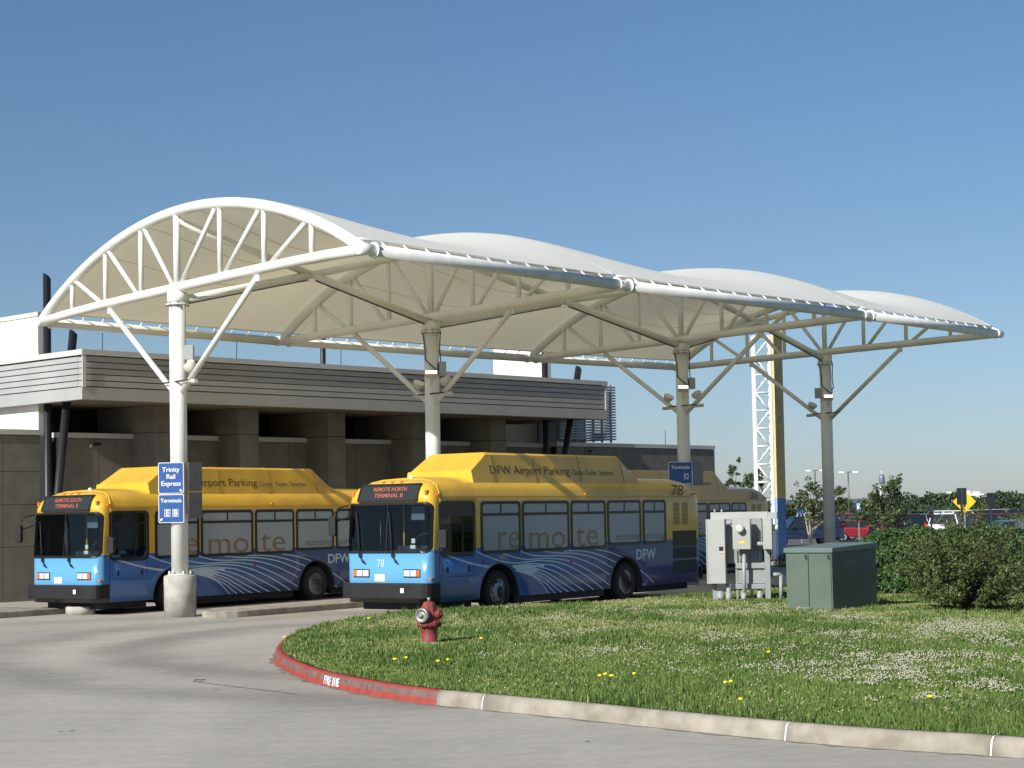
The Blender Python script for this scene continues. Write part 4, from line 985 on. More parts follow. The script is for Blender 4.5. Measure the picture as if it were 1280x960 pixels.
    for u in (2.3, 3.2, 4.0):
        for v in (.2, 1.5): m.box(u, u+.5, v, v+.62, 1.225, 1.35); m.box(u+.45, u+.55, v, v+.62, 1.35, 1.95)
    m.build('passenger_seat', M['seat'], e, bevel=.03)
    m = MB(); m.tube([(1.1, 1.55, 1.22), (1.1, 1.55, 2.57)], .022, 8); m.tube([(2.2, 1.42, 1.22), (2.2, 1.42, 2.57)], .022, 8); m.build('stanchion', M['ystan'], e)
    m = MB(); m.tube([(.8, 1.98, 1.22), (.8, 1.98, 2.57)], .02, 8); m.tube([(1.8, 1.05, 1.5), (1.8, 1.05, 2.4)], .03, 8); m.tube([(2.0, .3, 2.4), (2.0, 2.1, 2.4)], .018, 8); m.build('grab_rail', M['chrome'], e)
    m = MB(); m.box(.40, .402, .42, .78, 2.12, 2.42); m.build('sun_visor', pm('visor_blue_grey', (.14, .2, .24), .4), e)
    m = MB(); m.box(.16, .165, .5, .6, 1.62, 1.72); m.box(.14, .145, .48, .62, 1.5, 1.58); m.build('windshield_sticker', M['signwhite'], e)
    return e
bus78 = make_bus((-1.823, 39.397, .02), R(54.72), '78', 'yellow and blue shuttle bus numbered 78, foremost, parked behind the fire hydrant')
bus1 = make_bus((-9.864, 43.675, -.04), R(55.85), '81', 'yellow and blue shuttle bus behind the left canopy column with the direction signs', led=('REMOTE SOUTH', 'TERMINAL E'), frontnum=False)
hb = hat(962, 640, 68); b3d = Vector((math.cos(R(55)), math.sin(R(55)), 0))
p3 = Vector((hb.x, 68, 0))-b3d*BL
bus3 = make_bus((p3.x, p3.y, 0), R(55), '36', 'yellow and blue shuttle bus numbered 36, mostly hidden behind bus 78', simple=True)

# ------------------------------------------------------------------ fire hydrant
M['hydred'] = pm('hydrant_red_paint', (.29, .045, .04), .6, var=.35, scale=9, bump=.2, bscale=60, color2=(.19, .035, .035))
M['hydgrey'] = pm('hydrant_cap_metal', (.42, .42, .40), .45, .6, var=.4, scale=12)
hp = at(537, 808, GZ); hy = empty('fire_hydrant', (hp.x, hp.y, hz(hp.x, hp.y)-.01), R(10), 'weathered red fire hydrant with a grey front cap standing in the grass', 'fire hydrant')
MB().lathe([(.135, 0), (.135, .05), (.125, .055), (.125, .27), (.13, .275)], n=32).build('barrel', M['hydred'], hy)
m = MB(); oc = lambda r_, z: [(r_*math.cos(PI/4*k+PI/8), r_*math.sin(PI/4*k+PI/8), z) for k in range(8)]
vs = []
lv = [(.19, .275), (.205, .30), (.205, .335), (.155, .40), (.135, .50), (.135, .52), (.118, .60), (.085, .66), (.05, .675)]
for r_, z in lv: vs += oc(r_, z)
m.add(vs, [[i*8+j, i*8+(j+1) % 8, (i+1)*8+(j+1) % 8, (i+1)*8+j] for i in range(len(lv)-1) for j in range(8)]+[list(range(8)), [64+j for j in range(8)]]); m.build('bonnet', M['hydred'], hy, bevel=.006)
MB().lathe([(.028, .67), (.028, .73), (.02, .735)], n=5).build('operating_nut', M['hydgrey'], hy)
T_ = Matrix.Translation((0, 0, .46)) @ Matrix.Rotation(R(-128), 4, 'Z')
m = MB(); m.lathe([(.085, .10), (.085, .20)], axis='X', n=28, M=T_); m.build('pumper_nozzle', M['hydred'], hy)
m = MB(); m.lathe([(.115, .175), (.118, .20), (.118, .235), (.105, .245), (.09, .245), (.085, .235), (.03, .237), (.03, .27), (.02, .275)], axis='X', n=28, M=T_); m.build('pumper_cap', M['hydgrey'], hy)
for a_ in (-38, 142):
    T_ = Matrix.Translation((0, 0, .47)) @ Matrix.Rotation(R(a_), 4, 'Z')
    m = MB(); m.lathe([(.06, .08), (.06, .17), (.078, .172), (.078, .205), (.05, .22), (.025, .222), (.025, .25), (.018, .252)], axis='X', n=24, M=T_); m.build('hose_nozzle', M['hydred'], hy)
m = MB()
for k in range(8): a_ = 2*PI*k/8; m.lathe([(.016, .262), (.016, .35), (.008, .355)], c=(.175*math.cos(a_), .175*math.sin(a_), 0), n=6)
m.build('bolt', M['hydred'], hy)
MB().lathe([(.17, -.03), (.17, .015), (.15, .03)], n=28).build('ground_collar', M['concfoot'], hy)

# ------------------------------------------------------------------ green transformer cabinet
M['greencab'] = pm('green_cabinet_paint', (.125, .165, .125), .5, var=.12, scale=1.5, color2=(.10, .14, .11), spec=.3)
M['greentop'] = pm('green_cabinet_lid', (.14, .20, .165), .4, var=.15, scale=2)
A_ = at(984, 768, GZ); B2 = at(1037, 771, GZ); wl = 1.0; ang = R(-36)
gc = empty('transformer_cabinet', (A_.x, A_.y, GZ), ang, 'green metal transformer cabinet with dark side, standing in the grass by the hedge', 'utility cabinet')
gd = 2.0; gh = 1.27
m = MB(); m.box(0, wl, 0, gd, .0, gh); m.build('cabinet_body', M['greencab'], gc, bevel=.008)
m = MB(); m.add([(-.03, -.04, gh-.06), (wl+.03, -.04, gh-.06), (wl+.03, gd+.03, gh-.02), (-.03, gd+.03, gh-.02), (-.03, -.04, gh+.035), (wl+.03, -.04, gh+.035), (wl+.03, gd+.03, gh+.10), (-.03, gd+.03, gh+.10)], [(0, 1, 2, 3), (4, 5, 6, 7), (0, 1, 5, 4), (1, 2, 6, 5), (2, 3, 7, 6), (3, 0, 4, 7)]); m.build('lid', M['greentop'], gc, bevel=.01)
for x0, x1 in ((.02, wl*.5-.008), (wl*.5+.008, wl-.02)):
    d_ = MB().box(x0, x1, -.022, -.002, .03, gh-.075).build('door', M['greencab'], gc, bevel=.004)
    MB().prism([(x1-.05-.02, gh-.10), (x1-.03, gh-.10), (x1-.015, gh-.19), (x1-.035, gh-.19)] , XZ, -.045, -.023).build('latch', M['black'], d_)
MB().box(wl*.5-.006, wl*.5+.006, -.008, -.001, .03, gh-.075).build('door_gap', M['black'], gc)
MB().box(wl*.62, wl*.74, -.03, -.022, .05, .085).build('hinge_plate', M['boxgrey'], gc)
MB().box(wl+.001, wl+.004, .5, 1.1, gh-.30, gh-.22).build('faded_label', pm('faded_label', (.22, .26, .24), .6, var=.6, scale=30), gc)

# ------------------------------------------------------------------ electrical service rack
M['eb'] = pm('pale_grey_enclosure', (.44, .45, .42), .5, var=.1, scale=2, color2=(.38, .39, .36))
M['ebd'] = pm('grey_strut', (.32, .34, .33), .5, .2, var=.15, scale=3)
M['conduit'] = pm('grey_pvc_conduit', (.34, .37, .37), .5, var=.1, scale=4)
eo = at(885, 753, GZ); er = empty('electrical_rack', (eo.x, eo.y, GZ-.0), R(-12), 'pale grey electrical service rack with meter boxes and conduits, left of the green cabinet', 'electrical box')
def ebx(px, py, d=0):   # pixel to rack plane
    o = Vector((eo.x, eo.y, 0)); a_ = R(-12); X_ = Vector((math.cos(a_), math.sin(a_), 0)); n_ = Vector((-math.sin(a_), math.cos(a_), 0)); C_ = Vector((0, 0, EYE)); dd = ray(px, py)
    t = (o+n_*d-C_).dot(n_)/dd.dot(n_); w_ = C_+dd*t-o; return w_.dot(X_), w_.z-GZ
def ebox(name, x0, y0, x1, y1, d0, d1, mat, bev=.008, parent=None):
    a0, z1 = ebx(x0, y0, d0); a1, z0 = ebx(x1, y1, d0)
    return MB().box(a0, a1, d0, d1, z0, z1).build(name, mat, parent or er, bevel=bev)
zp = lambda x, y: (870+x*240/1047, 560+y*220/960)
def eb2(name, zx0, zy0, zx1, zy1, d0, d1, mat, parent=None, bev=.008): return ebox(name, *zp(zx0, zy0), *zp(zx1, zy1), d0, d1, mat, bev, parent)
main = eb2('tall_enclosure', 52, 390, 163, 740, -.25, .12, M['eb'])
eb2('door_seam', 60, 400, 64, 730, -.256, -.251, M['ebd'], main, 0)
eb2('top_enclosure', 78, 352, 392, 388, .13, .5, M['eb'])
meter = eb2('meter_box', 197, 388, 298, 552, -.42, -.08, M['eb'])
rb = eb2('right_box', 362, 384, 416, 552, -.36, .05, M['eb'])
eb2('back_panel', 165, 384, 360, 628, .10, .14, M['ebd'])
eb2('side_box', 336, 392, 362, 540, .0, .098, M['ebd'])
eb2('strut', 215, 628, 380, 656, .0, .05, M['ebd']); eb2('strut', 215, 742, 380, 768, .0, .05, M['ebd']); eb2('strut', 215, 660, 380, 738, .06, .09, M['ebd'])
eb2('post', 372, 552, 410, 842, .0, .09, M['ebd']); eb2('post', 90, 742, 116, 838, .0, .09, M['ebd'])
eb2('strut', 215, 556, 232, 840, .051, .1, M['ebd'])
def pipe_e(pts, r_, name='conduit', mat='conduit'): MB().tube(pts, r_, 14).build(name, M[mat], er)
def ez(x, y, d): a_, z = ebx(*zp(x, y), d); return (a_, d, z)
for x, y0, y1, d, r_ in ((262, 552, 842, -.2, .045), (132, 780, 845, -.12, .07), (178, 740, 845, -.05, .055), (254, 768, 842, .1, .04), (348, 768, 842, .12, .055), (306, 540, 842, .08, .025), (244, 552, 628, .06, .03), (463, 690, 835, .15, .04), (330, 552, 620, .07, .02), (345, 552, 620, .07, .02)):
    a0 = ez(x, y0, d); a1 = ez(x, y1, d); pipe_e([a0, (a1[0], d, -.02)] if y1 > 800 else [a0, a1], r_)
for x, d, r_ in ((262, -.2, .056), (178, -.05, .066), (132, -.12, .082), (348, .12, .066)): a0 = ez(x, 790, d); a1 = ez(x, 840, d); MB().tube([a0, (a1[0], d, .0)], r_, 14).build('conduit_collar', M['conduit'], er)
pipe_e([ez(405, 690, .15), ez(463, 690, .15)], .045); pipe_e([ez(320, 523, -.1), ez(375, 523, -.1)], .05); pipe_e([ez(165, 408, -.15), ez(200, 408, -.15)], .05)
a0 = ez(240, 440, -.42); m = MB(); m.lathe([(.09, 0), (.09, -.10), (.083, -.13), (.05, -.14)], c=a0, axis='Y', n=24); m.build('meter', M['lens'], meter)
m = MB(); m.lathe([(.10, 0), (.10, -.03)], c=a0, axis='Y', n=24); m.build('meter_ring', M['eb'], meter)
a0 = ez(416, 435, -.1); MB().tube([(a0[0], -.15, a0[2]), (a0[0]+.13, -.15, a0[2])], .075, 18).build('hub', M['signwhite'], rb)
a0 = ez(250, 514, -.42); m = MB(); m.lathe([(.035, -.002), (.035, -.004)], c=(a0[0]-.035, a0[1], a0[2]), axis='Y', n=16); m.lathe([(.035, -.005), (.035, -.007)], c=(a0[0]+.035, a0[1], a0[2]), axis='Y', n=16); m.build('warning_sticker', pm('yellow_sticker', (.8, .6, .02), .5), meter)
eb2('lock_plate', 125, 538, 147, 560, -.27, -.252, M['black'], main, 0); eb2('label_plate', 122, 562, 158, 574, -.262, -.252, pm('pale_pink_label', (.6, .45, .42), .6), main, 0)
eb2('handle', 180, 480, 186, 540, .03, .05, M['ebd']); eb2('grey_cover', 392, 350, 442, 385, -.1, .3, M['boxgrey'])
for x in (102, 140): a0 = ez(x, 352, .25); MB().tube([(a0[0], .25, a0[2]), (a0[0], .25, a0[2]+.07)], .02, 8).build('roof_stud', M['eb'], er)
MB().box(-.15, 2.1, -.45, .55, -.06, .012).build('concrete_pad', M['concfoot'], er)

# ------------------------------------------------------------------ foliage
def leafmat(name, c, c2, s=2, tr=.25):
    m = pm(name, c, .5, var=.1, scale=s, color2=c2, spec=.35, detail=3); return m
def leaves(name, P, size, mats, wts, parent=None, nrm=None, jitter=.9, aspect=.5, seed=1):
    g = np.random.default_rng(seed); n = len(P); 
    d = g.normal(size=(n, 3)); d /= np.linalg.norm(d, axis=1)[:, None]
    if nrm is not None: d = d*jitter+nrm; d /= np.linalg.norm(d, axis=1)[:, None]
    t = g.normal(size=(n, 3)); t -= d*(t*d).sum(1)[:, None]; t /= np.linalg.norm(t, axis=1)[:, None]; b = np.cross(d, t)
    s = size*(.6+.8*g.random(n))[:, None]
    V = np.stack([P-t*s, P+b*s*aspect+t*s*.1, P+t*s, P-b*s*aspect+t*s*.1], 1)
    mi = g.choice(len(mats), n, p=wts)
    return raw_mesh(name, V.reshape(-1, 3), np.arange(4*n).reshape(n, 4), mats, mi, parent)
H = [leafmat('hedge_leaf_a', (.04, .095, .02), (.055, .12, .028)), leafmat('hedge_leaf_b', (.02, .052, .014), (.03, .065, .018)), leafmat('hedge_leaf_c', (.075, .15, .04), (.09, .17, .05))]
hl = at(1096, 742, GZ); 
mb_ = MB(); mp = [(8.45, 43.25), (17, 43.0), (17, 46.2), (8.45, 46.2)]
nx = 24
for ix in range(nx+1):
    x_ = 8.4+ix*8.6/nx; y_ = 43.3+.12*math.sin(ix*2.3); mb_.v += [(x_, y_, hz(x_, y_)+.012), (x_, 46.2, hz(x_, 46.2)+.012)]
for ix in range(nx): mb_.f.append([2*ix, 2*ix+2, 2*ix+3, 2*ix+1]); mb_.m.append(0); mb_.sm.append(True)
tag(mb_.build('mulch_bed', pm('brown_mulch', (.24, .13, .065), .95, var=.5, scale=12, bump=.6, bscale=50, detail=8)), kind='structure')
def hedge():
    x0, x1 = hl.x-.25, 17.0; y0 = 44.0; dep = 1.9; top = 1.48
    e = empty('hedge', (x0, y0, GZ), 0, 'long clipped dense green hedge behind the green cabinet and the shrub', 'hedge')
    g = np.random.default_rng(3); n = 62000; L_ = x1-x0
    P = np.zeros((n, 3)); Nn = np.zeros((n, 3)); r = g.random(n)
    front = r < .55; topm = (r >= .55) & (r < .88); side = r >= .88
    a = g.random(n); b = g.random(n); c = g.random(n)
    P[:, 0] = a*L_; P[:, 1] = b*dep; P[:, 2] = c*top
    P[front, 1] = 0; Nn[front] = (0, -1, .25); P[topm, 2] = top; Nn[topm] = (0, -.2, 1); P[side, 0] = 0; Nn[side] = (-1, -.2, .2)
    lump = np.array([mnoise.noise(Vector((p[0]*1.6, p[1]*1.6+p[2]*1.9, 2)))+.6*mnoise.noise(Vector((p[0]*4.3, p[1]*4+p[2]*4.6, 7))) for p in P])
    # rounded corners
    off = lump*.17-np.abs(g.normal(size=n))*.10
    P += Nn*off[:, None]
    cz = P[:, 2] > top-.35; P[cz & front, 1] += ((P[cz & front, 2]-(top-.35))/.35)**2*.3
    cx = P[:, 0] < .6; P[cx, 2] -= ((.6-P[cx, 0])/.6)**2*.30*(P[cx, 2]/top)
    P[:, 2] = np.maximum(P[:, 2], .03)
    leaves('leaves', P, .042, H, [.45, .33, .22], e, Nn, 1.0, .55, 5)
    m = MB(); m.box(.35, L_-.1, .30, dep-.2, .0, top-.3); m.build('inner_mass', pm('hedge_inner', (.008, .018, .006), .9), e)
    m = MB()
    for k in range(26): x = .3+k*L_/26; m.tube([(x, .5, -.05), (x+random.uniform(-.1, .1), .45, .5)], .02, 5)
    m.build('stems', pm('hedge_stem', (.06, .045, .03), .9), e)
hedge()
S_ = [leafmat('shrub_leaf_a', (.075, .11, .028), (.11, .15, .04)), leafmat('shrub_leaf_b', (.035, .058, .018), (.05, .075, .022)), leafmat('shrub_leaf_c', (.14, .155, .06), (.12, .14, .05))]
bark = pm('bark', (.12, .09, .065), .9, var=.4, scale=8); palebark = pm('pale_bark', (.42, .36, .29), .85, var=.3, scale=6)
def shrub():
    p = at(1206, 767, GZ); e = empty('shrub', (p.x, p.y, hz(p.x, p.y)), 0, 'loose olive green shrub with open twiggy crown growing in front of the hedge', 'shrub')
    g = np.random.default_rng(11); pts = []; bm_ = MB()
    for k in range(80):
        az = g.random()*2*PI; el = g.uniform(.30, 1.5); ln = g.uniform(.75, 1.12)*(.98*math.cos(el)**.7+1.80*math.sin(el)**1.4)*(.97 if math.cos(az) > 0 else .84)
        ln = min(ln, 2.0); d = np.array([math.cos(az)*math.cos(el)*1.05, math.sin(az)*math.cos(el), math.sin(el)])
        b0 = np.array([.05*math.cos(az), .05*math.sin(az), 0]); q = b0; prev = [tuple(b0)]
        for s in range(7):
            d = d+g.normal(size=3)*.10; d /= np.linalg.norm(d); q = q+d*ln/7; q[2] = max(q[2], .14); prev.append(tuple(q))
            if s >= 1:
                for _ in range(5):
                    tw = d+g.normal(size=3)*.7; tw /= np.linalg.norm(tw); tl = g.uniform(.10, .30)
                    for w_ in np.linspace(.2, 1, 14): pts.append(q+tw*tl*w_+g.normal(size=3)*.025)
        bm_.tube(prev, [.018-.0022*i for i in range(len(prev))], 5)
    bm_.build('branches', bark, e)
    P = np.array(pts); leaves('leaves', P, .026, S_, [.5, .3, .2], e, None, 1, .5, 6)
shrub()
T_L = [leafmat('tree_leaf_a', (.06, .09, .03), (.08, .115, .035)), leafmat('tree_leaf_b', (.03, .048, .018), (.04, .06, .02)), leafmat('tree_leaf_c', (.11, .14, .055), (.1, .13, .05))]
def tree(px, ybase, Y, clumps, stems, label, seed, leaf=.07, trunk_r=.05, bk=None, group='small trees beyond the buses', dens=220):
    b = hat(px, ybase, Y); b.z = max(b.z, -.1) if ybase else 0; b.z = 0
    e = empty('small_tree', b, 0, label, 'tree', group); g = np.random.default_rng(seed); pts = []; mb = MB(); bk = bk or bark
    cl = []
    for (cx, cy, rp) in clumps:     # clump centres in photo pixels, radius in pixels
        c_ = hat(cx, cy, Y+g.uniform(-.9, .9)); r_ = rp*Y/FPX; cl.append((c_-b, r_))
    for k in range(stems):
        a_ = g.random()*2*PI; mb.tube([(0.08*math.cos(a_), .08*math.sin(a_), 0), (.12*k-.06*stems, .1*math.sin(a_), 1.2), (.22*k-.1*stems, 0, 2.0)], [trunk_r, trunk_r*.8, trunk_r*.6], 7)
    for c_, r_ in cl:
        mb.tube([(0, 0, min(1.4, c_.z*.5)), (c_.x*.5, c_.y*.5, c_.z*.72), tuple(c_)], [trunk_r*.6, trunk_r*.4, trunk_r*.15], 5)
        n = int(dens*(r_/.35)**2)+25
        q = g.normal(size=(n, 3)); q /= np.linalg.norm(q, axis=1)[:, None]; q *= (g.random(n)**.45)[:, None]*r_*np.array([1.1, 1.1, .8]); pts.append(q+np.array(c_))
        for _ in range(4):
            o_ = g.normal(size=3)*r_*.85; q = g.normal(size=(n//5, 3))*r_*.25; pts.append(q+np.array(c_)+o_)
    mb.build('trunk', bk, e); leaves('crown', np.concatenate(pts), leaf, T_L, [.45, .35, .2], e, None, 1, .6, seed)
    return e
tree(1014, 676, 92, [(1013, 608, 8), (1003, 618, 8), (1025, 616, 9), (1010, 628, 9), (1001, 634, 8), (1020, 634, 9), (1014, 643, 9), (1048, 614, 7), (1052, 626, 7), (1038, 622, 9), (1044, 636, 8), (1030, 645, 8), (998, 627, 5), (1057, 632, 4)], 3, 'airy small tree with several pale stems behind the rightmost canopy column', 21, leaf=.075, bk=palebark, dens=80)
tree(1107, 676, 80, [(1115, 604, 6), (1122, 602, 5), (1108, 611, 8), (1118, 615, 8), (1092, 620, 7), (1082, 632, 9), (1098, 634, 11), (1113, 632, 10), (1124, 640, 8), (1078, 645, 9), (1092, 650, 11), (1108, 650, 10), (1098, 622, 7), (1120, 652, 7)], 2, 'bushy dark green small tree rising behind the left end of the hedge', 22, leaf=.065, dens=150)
tree(914, 680, 84, [(923, 575, 2.5), (916, 586, 4.5), (921, 592, 2), (912, 603, 5), (920, 605, 4), (908, 606, 3), (914, 590, 3)], 1, 'thin spindly sapling above the roof of bus 36', 23, leaf=.06, trunk_r=.025, dens=200)
tree(938, 680, 88, [(947, 590, 4), (939, 596, 6), (932, 602, 5), (946, 599, 5), (951, 606, 4), (938, 606, 5), (928, 607, 3)], 1, 'small leafy tree between bus 36 and the lattice sign tower', 24, leaf=.06, dens=180)
# low groundcover bush by the far column
bp_ = hat(1000, 686, 58)
e = empty('low_bush', (bp_.x, 58, GZ-.1), 0, 'low rounded bush just behind the green cabinet lid, left of the far column', 'shrub'); g = np.random.default_rng(8); q = g.normal(size=(2600, 3)); q /= np.linalg.norm(q, axis=1)[:, None]; q = q*np.array([.85, .5, .62])*(g.random(2600)**.3)[:, None]; q[:, 2] = np.abs(q[:, 2])+.35
leaves('leaves', q, .035, S_, [.5, .3, .2], e, None, 1, .5, 9); MB().tube([(0, 0, -.2), (0, 0, .6)], .04, 6).build('stem', bark, e)
# far woods
def woods():
    g = np.random.default_rng(31); V = []; P = []
    fm = [leafmat('wood_a', (.038, .062, .024), (.055, .085, .03), .05), leafmat('wood_b', (.018, .033, .016), (.025, .045, .018), .05), leafmat('wood_c', (.075, .105, .045), (.06, .09, .04), .05)]
    for row in range(3):
        Y = 330+row*45; x = -75.
        while x < 165:
            r_ = g.uniform(2.6, 4.4); zc = {0: .0, 1: .5, 2: 1.2}[row]+g.uniform(-.7, .8)+(1.6 if x > 84 else 0)
            n = 900; q = g.normal(size=(n, 3)); q /= np.linalg.norm(q, axis=1)[:, None]; q *= np.array([r_, r_*.8, r_*.62])*(.72+.33*g.random(n))[:, None]*(1+.16*np.sin(q[:, [0]]*7+q[:, [2]]*5))
            P.append(q+np.array([x+g.uniform(-1, 1), Y+g.uniform(-8, 8), zc])); x += g.uniform(2.6, 4.6)
    P = np.concatenate(P); P = P[P[:, 2] > -.1]
    o = leaves('far_woods', P, .30, fm, [.45, .35, .2], None, None, 1, .7, 12); tag(o, 'distant band of dark green woodland along the horizon behind the parked cars', 'woods', kind='stuff')
    m = MB(); pts = []
    m.box(-80, 170, 345, 420, -.1, 2.4); o = m.build('woods_underbrush', pm('woods_inner', (.015, .028, .014), .95)); tag(o, 'dark inner mass of the distant woodland', 'woods', kind='stuff')
woods()
# hill line on the horizon
m = MB(); n = 60; vs = []
for k in range(n+1): x = -260+k*900/n; zt = 8.5+2.2*math.sin(k*.31)+1.5*math.sin(k*.77+1); vs += [(x, 1150, -3), (x, 1150, zt), (x, 1300, zt-3)]
m.add(vs, [[i*3+j, i*3+j+1, (i+1)*3+j+1, (i+1)*3+j] for i in range(n) for j in (0, 1)]); tag(m.build('hills', pm('far_hill', (.10, .15, .14), .9, var=.35, scale=.05)), kind='structure')

# ------------------------------------------------------------------ lattice sign tower
TY = 80.; tw = hat(946.5, 640, TY); tb_ = hat(968, 640, TY)
M['towhite'] = pm('white_lattice_paint', (.82, .82, .80), .45); M['towy'] = pm('tan_yellow_panel', (.50, .36, .10), .5, var=.12, scale=.6, color2=(.42, .30, .10)); M['toblue'] = pm('blue_tower_panel', (.03, .12, .36), .45)
M['tocream'] = pm('pale_yellow_edge', (.85, .68, .32), .5); M['tofaint'] = pm('faded_tower_lettering', (.36, .33, .22), .6)
et = empty('sign_tower', (tw.x, TY, 0), R(0), 'tall white lattice tower with tan and blue remote south sign panel', 'sign tower'); zt = hat(950, 420, TY).z; lw = .70; dp = .30
m = MB()
for x in (0, lw):
    for y in (0, dp): m.box(x-.06, x+.06, y-.05, y+.05, 0, zt)
m.build('mast_leg', M['towhite'], et)
stp = .78; k = 0; z = .3
while z+stp < zt:
    m = MB()
    for y in (0, dp):
        m.tube([(.03, y, z), (lw-.03, y, z)], .04, 6); a_ = (.03, lw-.03) if k % 2 else (lw-.03, .03); m.tube([(a_[0], y, z), (a_[1], y, z+stp)], .038, 6)
    for x in (0, lw): a_ = (.03, dp-.03) if k % 2 else (dp-.03, .03); m.tube([(x, a_[0], z), (x, a_[1], z+stp)], .03, 6)
    m.build('lattice_brace', M['towhite'], et); z += stp; k += 1
m = MB(); m.box(-.03, lw+.03, -.03, dp+.03, zt-.04, zt+.02); m.build('mast_cap', M['towhite'], et)
zb = hat(975, 622, TY).z
m = MB(); m.box(lw+.06, lw+.18, -.02, .10, zb, zt+.05); m.build('panel_edge', M['tocream'], et)
MB().box(lw+.06, lw+.18, -.021, .10, 0, zb-.005).build('panel_edge_base', pm('pale_blue_edge', (.35, .5, .72), .5), et)
TM = Matrix.Translation((lw+.185, -.01, 0)) @ Matrix.Rotation(R(54), 4, 'Z')
pnl = MB().box(0, .80, 0, .10, zb, zt+.03, M=TM).build('panel', M['towy'], et); MB().box(0, .80, .002, .10, 0, zb-.005, M=TM).build('panel_base', M['toblue'], et)
text('remote south', .78, M['tofaint'], pnl, TM @ frameM((.24, -.008, zt-.9), (0, 0, -1), (1, 0, 0)), 'lettering', .003, .01, 'LEFT', 5.3)
# ------------------------------------------------------------------ light poles, control tower
def lamp(px, ytop, Y, label):
    p = hat(px, ytop, Y); e = empty('light_pole', (p.x, Y, 0), 0, label, 'light pole', 'tall twin head light poles over the car park')
    MB().tube([(0, 0, 0), (0, 0, p.z)], [.16, .10], 8).build('pole', M['signback'], e); s_ = Y/300
    m = MB(); m.tube([(-1.1*s_, 0, p.z), (1.1*s_, 0, p.z)], .06*s_, 6); m.build('arm', M['signback'], e)
    for x in (-1.1, 1.1): MB().box((x-.42)*s_, (x+.42)*s_, -.3, .3, p.z-.16*s_, p.z+.1*s_).build('lamp_head', M['towhite'], e)
lamp(1018.5, 588, 260, 'light pole rising through the airy tree left of the far column'); lamp(1060, 590, 260, 'light pole in the open just right of the far canopy column')
p = hat(1102, 591, 700); e = empty('control_tower', (p.x, 700, 0), 0, 'distant white control tower above the bushy small tree', 'tower')
m = MB(); m.lathe([(.9, 0), (.8, p.z-8), (.8, p.z-4.5)], n=20); m.build('shaft', M['towhite'], e); m = MB(); m.lathe([(.8, p.z-4.5), (1.15, p.z-3.6), (1.15, p.z-1.4), (.7, p.z-.6)], n=20); m.build('cab', pm('tower_cab', (.16, .2, .25), .3), e); MB().tube([(0, 0, p.z-.6), (0, 0, p.z+.8)], .2, 6).build('antenna', M['towhite'], e)
for k_, (px, py, w_) in enumerate(((1006, 622, 2.2), (1186, 617.5, 9), (1222, 617, 6))):
    p = hat(px, py, 900); e = empty('distant_building', (p.x, 900, 0), 0, ['tiny white building far off left of the far canopy column', 'small white building on the horizon behind the yellow arrow sign', 'small pale building on the horizon left of the right grey sign'][k_], 'building')
    m = MB(); m.box(-w_/2, w_/2, 0, 6, 0, p.z); m.build('block', M['towhite'], e); m = MB(); m.box(-w_/4, w_/5, 1, 4, p.z+.01, p.z+1.1); m.build('roof_plant', M['towhite'], e)

# ------------------------------------------------------------------ road signs by the car park
def post_sign(px, y0, y1, wpx, Y, label, face, kind='rect', ztext=None, az=0):
    a_ = hat(px, y0, Y); b_ = hat(px, y1, Y); w_ = wpx*Y/FPX; e = empty('road_sign', (a_.x, Y, 0), az, label, 'road sign')
    MB().box(-.035, .035, .02, .06, 0, a_.z-.02).build('post', M['ebd'], e)
    fn = lambda p, q, d: (p, d, q)
    if kind == 'rect': MB().prism(rr(-w_/2, b_.z, w_/2, a_.z, .03), fn, -.0, .012).build('plate', face, e)
    return e, a_, b_, w_
e, a_, b_, w_ = post_sign(1201.8, 610, 631, 12.5, 60, 'tall grey back of a sign on a pale post in front of the yellow arrow', M['signback']); MB().box(-.03, .03, -.03, -.002, b_.z-.9, a_.z-.05).build('post_face', M['ebd'], e)
e, a_, b_, w_ = post_sign(1238, 616, 636.5, 10, 62, 'grey back of a folded sign on a post, rightmost sign', M['signback'])
MB().add([(0, -.001, b_.z), (.14, -.08, b_.z), (.14, -.08, a_.z), (0, -.001, a_.z)], [(0, 1, 2, 3)]).build('angled_plate', M['signback'], e)
cY = 86; c_ = hat(1205.5, 627, cY); e = empty('road_sign', (c_.x, cY, 0), 0, 'yellow diamond warning sign with black arrow mark behind a grey sign', 'road sign'); h_ = 14.5*cY/FPX
MB().box(-.03, .03, .03, .07, 0, c_.z-.1).build('post', M['ebd'], e); MB().prism([(0, c_.z-h_), (h_, c_.z), (0, c_.z+h_), (-h_, c_.z)], XZ, -.0, .014).build('plate', pm('sign_yellow', (.92, .58, .02), .45), e)
MB().prism([(-.05, c_.z-.25), (.05, c_.z-.25), (.05, c_.z+.02), (.12, c_.z+.02), (0, c_.z+.16), (-.12, c_.z+.02), (-.05, c_.z+.02)], XZ, -.008, -.002).build('arrow', M['black'], e)
MB().box(-.02+.02, .30, .016, .03, c_.z+.15, c_.z+.50).build('back_plate', M['signwhite'], e)
M['signred'] = pm('sign_red', (.42, .035, .03), .5)
for px, y0, y1, ym, w__, Y, lab in ((1164, 632, 640, 646.5, 6.5, 72, 'small grey and red sign on a post left of the white pickup'), (1053.5, 643, 651, 659, 7, 66, 'small grey and red sign just right of the far column')):
    e, a_, b_, w_ = post_sign(px, y0, y1, w__, Y, lab, pm('sign_grey', (.4, .4, .4), .5)); c2 = hat(px, ym, Y); MB().prism(rr(-w_/2, c2.z, w_/2, b_.z-.02, .02), XZ, 0, .012).build('red_plate', M['signred'], e); MB().box(-w_*.3, w_*.3, -.006, -.001, (c2.z+b_.z)/2-.02, (c2.z+b_.z)/2+.01).build('sign_text_bar', M['signwhite'], e)
